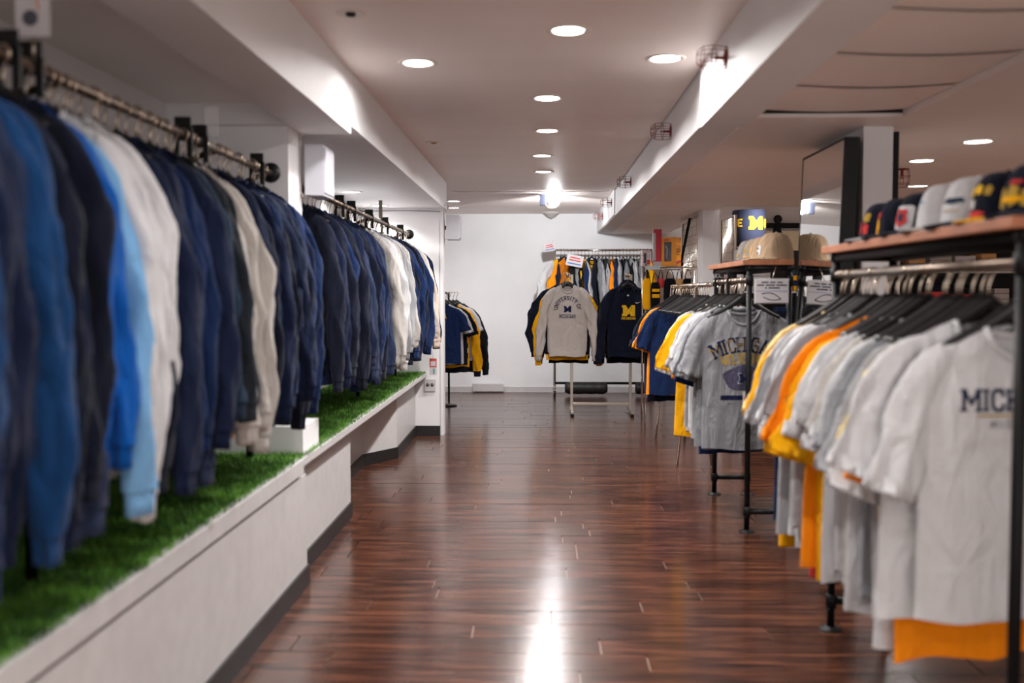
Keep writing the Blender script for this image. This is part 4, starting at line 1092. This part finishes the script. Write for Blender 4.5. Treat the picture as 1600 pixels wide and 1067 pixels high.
# ------------------------------------------------------------------ caps on the shelves
def cap_meshes():
    H, R = 0.15, 0.095
    NA, NT = 36, 14
    rings = np.zeros((NT, NA, 3))
    for i in range(NT):
        t = i / (NT - 1)
        for j in range(NA):
            a = 2 * math.pi * j / NA
            fr = max(0.0, -math.sin(a))            # towards the brim
            q = t * math.pi / 2
            rad = R * math.cos(q) ** (0.62 - 0.22 * fr)
            rad = max(rad, 0.002)
            z = H * math.sin(q) ** (0.95 - 0.1 * fr)
            seam = 1 - 0.012 * (abs(math.cos(3 * a)) ** 14)
            rings[i, j] = (rad * 0.94 * math.cos(a) * seam, rad * 1.06 * math.sin(a) * seam - 0.01 * fr * (1 - t), z)
    crown = ring_mesh(rings, name='crown')
    b = MB(); vs = []; fs = []
    na, ns = 20, 7
    for top in (0, 1):
        for i in range(na + 1):
            a = math.radians(-155 + 130 * i / na)
            w = math.sin(math.pi * i / na) ** 0.7
            for j in range(ns + 1):
                s_ = j / ns
                x = R * 0.95 * math.cos(a) * (1 + 0.10 * s_ * w)
                y = R * 1.05 * math.sin(a) - 0.008 - 0.075 * s_ * w
                z = 0.010 - 0.010 * s_ + 0.012 * (1 - (x / 0.1) ** 2) * (1 - 0.3 * s_) * 1.0 - (0.004 if not top else 0)
                vs.append((x, y, max(z, 0.001 + 0.004 * top)))
    n1 = (na + 1) * (ns + 1)
    for i in range(na):
        for j in range(ns):
            q = i * (ns + 1) + j
            fs.append((q, q + ns + 1, q + ns + 2, q + 1)); fs.append((q + n1, q + 1 + n1, q + ns + 2 + n1, q + ns + 1 + n1))
    for i in range(na):
        q = i * (ns + 1) + ns
        fs.append((q, q + ns + 1, q + ns + 1 + n1, q + n1))
    brim = b.add(vs, fs, True).mesh('brim')
    button = MB().lathe([(0.0001, H + 0.008), (0.007, H + 0.006), (0.009, H - 0.001)], n=12).mesh('button')
    return crown, brim, button
CAP = cap_meshes()
CAPB = BVHTree.FromPolygons([v.co[:] for v in CAP[0].vertices], [tuple(p.vertices) for p in CAP[0].polygons])
def cap(loc, yaw, c, cb, label, group, patches=(), tilt=0.0, sc=1.0):
    e = empty('baseball_cap', loc, yaw, label, 'cap', group)
    e.scale = (sc, sc, sc); e.rotation_euler = (tilt, 0, yaw)
    for nm, me, m in (('crown', CAP[0], FB[c]), ('brim', CAP[1], FB[cb]), ('button', CAP[2], FB[c])):
        o = bpy.data.objects.new(nm, me); COL.objects.link(o); o.parent = e
        if len(me.materials) == 0: me.materials.append(m)
        o.material_slots[0].link = 'OBJECT'; o.material_slots[0].material = m
    for (x0, x1, z0, z1, pc, off) in patches:
        V = []; F = []; na, nr_ = 20, 4; ex = 0.35 if pc == 'white' else 0.75
        for j in range(nr_ + 1):
            for k in range(na):
                q = 2 * math.pi * k / na; rr = max(0.02, j / nr_) * (1 + (0.12 * math.sin(5 * q + x0 * 90) if ex > 0.5 else 0))
                x = (x0 + x1) / 2 + (x1 - x0) / 2 * rr * math.copysign(abs(math.cos(q)) ** ex, math.cos(q)); z = (z0 + z1) / 2 + (z1 - z0) / 2 * rr * math.copysign(abs(math.sin(q)) ** ex, math.sin(q))
                h = CAPB.ray_cast(Vector((x, -1, z)), Vector((0, 1, 0)))
                V.append((x, (h[0].y if h[0] else -0.09) - off, z))
        for j in range(nr_):
            for k in range(na): F.append((j * na + k, j * na + (k + 1) % na, (j + 1) * na + (k + 1) % na, (j + 1) * na + k))
        MB().add(V, F, True).build('front_patch', pc if not isinstance(pc, str) else FB[pc], e)
    return e
ZS = 1.545 + 0.047
GA = 'caps on the near right shelf'
cap((1.325, 3.85, ZS), math.radians(-72), 'navy3', 'ltgrey', 'navy cap with grey brim at the far end of the near shelf', GA, ((-0.068, -0.05, 0.04, 0.10, 'inkgold', 0.003), (-0.045, -0.02, 0.03, 0.08, 'red', 0.003), (-0.012, 0.022, 0.075, 0.11, 'inkgold', 0.003), (-0.008, 0.02, 0.03, 0.07, 'red', 0.003)))
cap((1.325, 3.66, ZS), math.radians(-72), 'navy3', 'navy3', 'navy cap with yellow figure patch on the near shelf', GA, ((-0.05, -0.015, 0.02, 0.075, 'gold', 0.003), (-0.05, -0.012, 0.075, 0.10, 'red', 0.004)))
cap((1.325, 3.47, ZS), math.radians(-72), 'navy3', 'navy3', 'navy cap with square white and red badge beside the white caps', GA, ((-0.045, 0.045, 0.025, 0.105, 'white', 0.003), (-0.028, 0.028, 0.035, 0.095, 'red', 0.005), (-0.012, 0.012, 0.05, 0.08, 'steel', 0.007)))
cap((1.325, 3.27, ZS), math.radians(-70), 'white', 'offwhite', 'white cap with small gold mark on the near shelf', GA, ((-0.062, -0.045, 0.04, 0.075, 'inkgold', 0.003), (-0.02, -0.01, 0.09, 0.1, 'sky', 0.003)), sc=1.05)
cap((1.325, 3.07, ZS), math.radians(-68), 'white', 'navy3', 'white cap with coloured lettering and navy brim on the near shelf', GA, ((-0.05, -0.04, 0.07, 0.09, 'red', 0.003), (-0.028, 0.04, 0.072, 0.088, 'steel', 0.003), (-0.035, 0.03, 0.05, 0.054, 'tan', 0.003)), sc=1.05)
cap((1.325, 2.88, ZS), math.radians(-66), 'navy3', 'gold', 'navy cap with yellow and maroon front and yellow brim', GA, ((-0.055, -0.03, 0.08, 0.11, 'inkmaize', 0.003), (-0.022, 0.0, 0.085, 0.112, 'inkmaize', 0.003), (0.008, 0.03, 0.08, 0.108, 'inkgold', 0.003), (-0.055, 0.015, 0.022, 0.038, 'red', 0.003), (-0.045, -0.02, 0.045, 0.07, 'white', 0.003)))
cap((1.325, 2.69, ZS), math.radians(-64), 'navy3', 'navy3', 'navy cap with large gold crest nearest on the near shelf', GA, ((-0.06, -0.025, 0.03, 0.085, 'inkgold', 0.003), (-0.02, 0.015, 0.035, 0.09, 'inkgold', 0.004), (0.02, 0.05, 0.03, 0.08, 'inkgold', 0.003), (-0.045, 0.03, 0.045, 0.06, 'gold', 0.006), (-0.02, 0.02, 0.092, 0.104, 'red', 0.003)))
GB = 'caps on the shelf beside the mirror'
cap((1.385, 5.93, ZS), math.radians(-60), 'khaki', 'khaki', 'large khaki cap with white badge next to the mirror', GB, ((-0.05, 0.0, 0.03, 0.08, 'white', 0.003), (-0.035, -0.02, 0.06, 0.07, 'black', 0.006), (-0.035, -0.02, 0.035, 0.045, 'black', 0.006)), sc=1.08)
cap((1.375, 6.13, ZS), math.radians(-62), 'khaki', 'khaki2', 'tan cap second from the mirror', GB, ((-0.04, -0.01, 0.05, 0.09, 'tan', 0.003),))
cap((1.375, 6.33, ZS), math.radians(-62), 'khaki2', 'navy3', 'beige cap with yellow stitching third from the mirror', GB, ((-0.04, -0.01, 0.06, 0.09, 'inkgold', 0.003), (-0.05, 0.03, 0.03, 0.04, 'tan', 0.003)))
cap((1.375, 6.54, ZS), math.radians(-64), 'capgrey', 'navy3', 'grey cap at the far end of the mirror shelf', GB, ((-0.04, 0.0, 0.04, 0.06, 'inkgold', 0.003),))

# sign card between the racks (seen again in the mirror)
e = empty('sign_card', (1.325, 5.76, 1.345), 0, 'white printed sign card between the pipe rack and the mirror', 'sign')
MB().box(-0.095, 0.095, -0.003, 0.003, 0, 0.135, 0.001).build('card', M_card, e)
MB().box(-0.10, 0.10, 0.003, 0.006, -0.006, 0.14, 0.001).build('holder', M_clear, e)
for z, segs in ((0.117, ((-0.06, -0.02), (-0.01, 0.02), (0.03, 0.06))), (0.101, ((-0.085, -0.045), (-0.035, 0.015), (0.025, 0.085))), (0.085, ((-0.04, -0.03), (-0.02, 0.045)))):
    for a, b in segs: MB().box(a, b, -0.0042, -0.003, z - 0.004, z + 0.004).build('text_word', M_ink, e)
MB().tube([(-0.06 + 0.11 * t, -0.004, 0.05 - 0.028 * t + 0.02 * math.sin(3.1 * t)) for t in np.linspace(0, 1, 10)] + [(0.05 - 0.10 * t, -0.004, 0.022 + 0.012 * t - 0.012 * math.sin(3.1 * t)) for t in np.linspace(0, 1, 10)], 0.0025, 5).build('drawing', M_ink, e)
MB().box(-0.09, 0.09, -0.0042, -0.003, 0.066, 0.068).build('rule_line', M_inkblue, e)
MB().tube([(0, 0.004, 0.13), (0.03, 0.03, 0.21)], 0.003, 6).build('clip', M_nickel, e)

# ------------------------------------------------------------------ wire shelf with boxes by the far pillar
e = empty('wire_shelf', (1.425, 11.05, 0), 0, 'chrome wire shelf rack with boxes beside the far pillar', 'shelf')
for sx in (-0.285, 0.285):
    for sy in (-0.17, 0.17):
        MB().tube([(sx, sy, 0), (sx, sy, 1.72)], 0.011, 8).build('post', M_chrome, e)
m = MB()
for k in range(13): m.tube([(-0.285 + 0.57 * k / 12, -0.17, 1.69), (-0.285 + 0.57 * k / 12, 0.17, 1.69)], 0.003, 5)
for sy in (-0.17, 0, 0.17): m.tube([(-0.285, sy, 1.685), (0.285, sy, 1.685)], 0.005, 6)
for sy in (-0.17, 0.17): m.tube([(-0.285, sy, 1.66), (0.285, sy, 1.66)], 0.004, 6)
m.build('wire_deck', M_chrome, e)
MB().box(-0.29, -0.13, -0.182, -0.176, 1.655, 1.695).build('price_strip', mat('strip', (190, 200, 205), 0.4), e)
zb = 1.694
e = empty('toy_box', (1.27, 10.96, zb), 0, 'tall slim red and white product box on the wire shelf', 'box')
MB().box(-0.045, 0.045, -0.045, 0.045, 0, 0.40, 0.002).build('carton', M_red, e)
MB().box(-0.047, -0.02, -0.047, 0.047, 0.06, 0.36, 0.001).build('clear_window', M_card, e)
MB().box(-0.046, 0.046, -0.047, -0.044, 0.0, 0.05).build('label_panel', M_card, e)
e = empty('toy_box', (1.42, 10.92, zb), math.radians(-30), 'yellow window box with red stripe on the wire shelf', 'box')
MB().box(-0.085, 0.085, -0.07, 0.07, 0, 0.31, 0.002).build('carton', M_yel, e)
MB().box(-0.055, 0.03, -0.0725, -0.069, 0.05, 0.26, 0.001).build('clear_window', M_window, e)
MB().tube([(-0.035, -0.074, 0.22), (-0.012, -0.075, 0.18), (-0.02, -0.075, 0.10), (0.0, -0.074, 0.06)], 0.008, 6).build('packed_item', mat('packed', (170, 150, 150), 0.4), e)
MB().box(-0.06, 0.0, -0.0725, -0.069, 0.272, 0.292).build('print_bar', M_inkred, e)
MB().prism([(-0.068, 0.02), (0.068, 0.04), (0.068, 0.07), (-0.068, 0.05)], 'x', 0.0845, 0.087).build('red_stripe', M_inkred, e)
for z in (0.12, 0.15, 0.18, 0.21, 0.26): MB().box(0.0845, 0.0865, -0.05, 0.04, z, z + 0.006).build('text_line', M_ink, e)
e = empty('small_box', (1.14, 10.93, zb), 0.2, 'small pale patterned box at the left end of the wire shelf', 'box')
MB().box(-0.045, 0.045, -0.035, 0.035, 0, 0.17, 0.002).build('carton', mat('pale_box', (206, 190, 190), 0.5, noise=0.4, nscale=40), e)
MB().box(-0.03, 0.0, -0.037, -0.035, 0.03, 0.14).build('clear_window', M_ink, e)
MB().box(0.008, 0.04, -0.037, -0.035, 0.02, 0.07).build('print_bar', M_inkred, e)
def bag(loc, w, h, d, m1, label, rz=0.0, m2=None):
    e = empty('hanging_pouch', loc, rz, label, 'bag', 'bags hanging under the wire shelf')
    n = 14; rings = []
    for t, s_ in ((0, 0.55), (0.05, 0.85), (0.3, 1.0), (0.75, 0.98), (0.95, 0.8), (1.0, 0.5)):
        rings.append([(w / 2 * s_ * math.copysign(abs(math.cos(2 * math.pi * k / n)) ** 0.6, math.cos(2 * math.pi * k / n)), d / 2 * s_ * math.sin(2 * math.pi * k / n), -0.10 - h + h * t) for k in range(n)])
    link('bag_body', ring_mesh(np.array(rings), name='bag_body'), m1, e)
    MB().tube([(-w * 0.3, 0, -0.11), (-w * 0.2, 0, -0.04), (0, 0, 0), (w * 0.2, 0, -0.04), (w * 0.3, 0, -0.11)], 0.005, 6).build('strap', M_blackpl, e)
    if m2: MB().box(-w * 0.36, w * 0.36, -d / 2 - 0.004, -d / 2 + 0.01, -0.10 - h * 0.65, -0.10 - h * 0.5).box(-w * 0.36, w * 0.36, -d / 2 - 0.004, -d / 2 + 0.01, -0.10 - h * 0.4, -0.10 - h * 0.28).build('stripe', m2, e)
    return e
bag((1.15, 10.86, 1.66), 0.10, 0.34, 0.05, FB['gold'], 'yellow pouch hanging at the left under the wire shelf')
bag((1.24, 10.84, 1.62), 0.11, 0.26, 0.06, FB['black'], 'black and yellow striped bag under the wire shelf', 0.1, FB['gold'])
bag((1.30, 10.86, 1.66), 0.08, 0.10, 0.05, FB['red'], 'small red pouch under the wire shelf')
bag((1.40, 10.86, 1.66), 0.14, 0.30, 0.07, FB['black'], 'wide black bag in the middle under the wire shelf')
bag((1.50, 10.87, 1.66), 0.09, 0.13, 0.05, FB['tan'], 'brown pouch under the yellow box')
bag((1.60, 10.87, 1.66), 0.13, 0.22, 0.08, FB['black'], 'black bag at the right end under the wire shelf')

# gridwall panels and wall pole
def gridwall(x, y0, y1, z0, z1, label):
    e = empty('gridwall_panel', (x, (y0 + y1) / 2, z0), 0, label, 'gridwall', 'chrome gridwall panels')
    L = (y1 - y0) / 2; H = z1 - z0; m = MB()
    for k in range(1, 14): m.tube([(0, -L + 2 * L * k / 14, 0), (0, -L + 2 * L * k / 14, H)], 0.0035, 4)
    for k in range(1, 24): m.tube([(0, -L, H * k / 24), (0, L, H * k / 24)], 0.0035, 4)
    m.build('wire_mesh', M_chrome, e)
    MB().tube([(0, -L, 0), (0, -L, H), (0, L, H), (0, L, 0), (0, -L, 0)], 0.016, 8).build('frame', M_chrome, e)
    return e
gridwall(1.625, 10.32, 11.5, 0.0, 2.2, 'chrome gridwall panel left of the far pillar')
gridwall(2.0, 10.35, 11.1, 0.0, 2.2, 'chrome gridwall panel right of the far pillar')
o = MB().tube([(1.56, 11.2, 1.72), (1.60, 10.8, 2.20)], 0.016, 8).box(1.53, 1.59, 11.18, 11.22, 1.70, 1.74).build('leaning_rod', M_pipe)
tag(o, 'black rod leaning against the gridwall above the boxes', 'rod')
# blanket column
e = empty('blanket_display', (2.42, 11.72, 0.0), 0, 'navy blankets with yellow lettering wrapped around a display column', 'blanket')
for z0, z1 in ((0.0, 0.5), (0.52, 0.98), (1.0, 1.48), (1.50, 1.92), (1.95, 2.36)):
    b = MB().lathe([(0.0001, z0), (0.185, z0), (0.192, z0 + 0.02), (0.192, z1 - 0.02), (0.185, z1), (0.0001, z1)], n=32).build('blanket', M_blanket, e)
def cyl_text(par, txt, z, h, a0, R=0.1945, poly=None, m=M_maize):
    mb = MB()
    if poly:
        V, F = poly_mesh(poly, h)
    else:
        Q, W = text_quads(txt, h, wt=0.24, serif=0.1); V = []; F = []
        for q in Q:
            k = len(V); V += q; F.append((k, k + 1, k + 2, k + 3))
    mb.add([(R * math.sin(a0 + x / R), -R * math.cos(a0 + x / R), z + y_) for x, y_ in V], F).build('lettering', m, par)
cyl_text(e, 'BLUE', 2.17, 0.075, -1.25)
cyl_text(e, 'M', 2.13, 0.15, 0.25, poly=BLOCK_M)
cyl_text(e, 'GO', 2.16, 0.085, 1.2)
cyl_text(e, 'BLUE', 1.76, 0.08, -0.2)
cyl_text(e, 'M', 1.74, 0.11, 0.85, poly=BLOCK_M)
# sliding barn door on the back wall, far right
e = empty('sliding_door', (3.35, 13.98, 0), 0, 'cream sliding barn door on a black track at the far right', 'door')
MB().box(-0.55, 0.75, -0.05, -0.02, 2.30, 2.37, 0.003).build('track', M_pipe, e)
MB().box(-0.52, -0.14, -0.045, -0.005, 0.02, 2.26, 0.003).build('door_panel', M_cream, e)
MB().box(-0.02, 0.55, -0.045, -0.005, 0.02, 2.26, 0.003).build('door_panel', M_cream, e)
MB().box(-0.13, -0.03, -0.06, -0.005, 0.02, 2.30, 0.003).build('centre_post', M_pipe, e)
for sx in (-0.33, -0.08):
    MB().lathe([(0.0001, -0.02), (0.055, -0.02), (0.06, 0.0), (0.055, 0.02), (0.0001, 0.02)], (sx, -0.07, 2.42), 18, 'y').build('roller', M_blackpl, e)
    MB().box(sx - 0.025, sx + 0.025, -0.075, -0.05, 2.18, 2.42, 0.002).build('strap', M_pipe, e)
for z in (2.12, 1.92):
    MB().lathe([(0.0001, -0.055), (0.02, -0.053), (0.022, -0.04)], (-0.33, 0, z), 12, 'y').build('bolt', M_blackpl, e)
# stock shelves behind the right racks
def stock_shelf(x0, x1, y, zs, label, items, glabel, seed):
    e = empty('stock_shelf', ((x0 + x1) / 2, y, 0), 0, label, 'shelf', 'stock shelves')
    cx = (x0 + x1) / 2
    for z in zs: MB().box(x0 - cx, x1 - cx, -0.17, 0.17, z - 0.02, z, 0.002).build('shelf_board', M_trimw, e)
    for xx in (x0, x1): MB().box(xx - cx - 0.015, xx - cx + 0.015, -0.17, 0.17, 0, max(zs) + 0.4, 0.002).build('side_panel', M_trimw, e)
    MB().box(x0 - cx, x1 - cx, 0.165, 0.175, 0, max(zs) + 0.4).build('back_panel', M_dark, e)
    r = random.Random(seed); n = 0
    for z in zs:
        x = x0 + 0.10
        while x < x1 - 0.12:
            w = r.uniform(0.12, 0.2); h = r.uniform(0.10, 0.24)
            n += 1
            c = r.choice(items if z == max(zs) else ['white', 'offwhite', 'ltgrey', 'navy3', 'black'])
            t = empty('folded_stack', (x + w / 2, y - 0.01, z), 0, '%s folded pile, %s along %s' % (CNAME[c], ordn(n), glabel), 'clothes', 'folded piles on ' + glabel)
            k = max(2, int(h / 0.045))
            for j in range(k):
                MB().box(-w / 2 + r.uniform(0, 0.006), w / 2 - r.uniform(0, 0.006), -0.13, 0.12, h * j / k + 0.0006, h * (j + 1) / k, 0.008).build('folded_garment', FB[c if r.random() < 0.7 else r.choice(items)], t)
            x += w + r.uniform(0.02, 0.05)
stock_shelf(1.92, 3.0, 9.75, (0.7, 1.08, 1.42), 'white stock shelf behind the middle right rack', ['navy2', 'gold', 'navy', 'white', 'orange', 'steel'], 'the stock shelf behind the mirror', 41)
stock_shelf(3.2, 4.7, 9.2, (0.9, 1.25, 1.60), 'white stock shelf at the far right below the cap shelf line', ['white', 'navy3', 'gold', 'red', 'tan', 'black', 'sky', 'offwhite'], 'the far right stock shelf', 42)
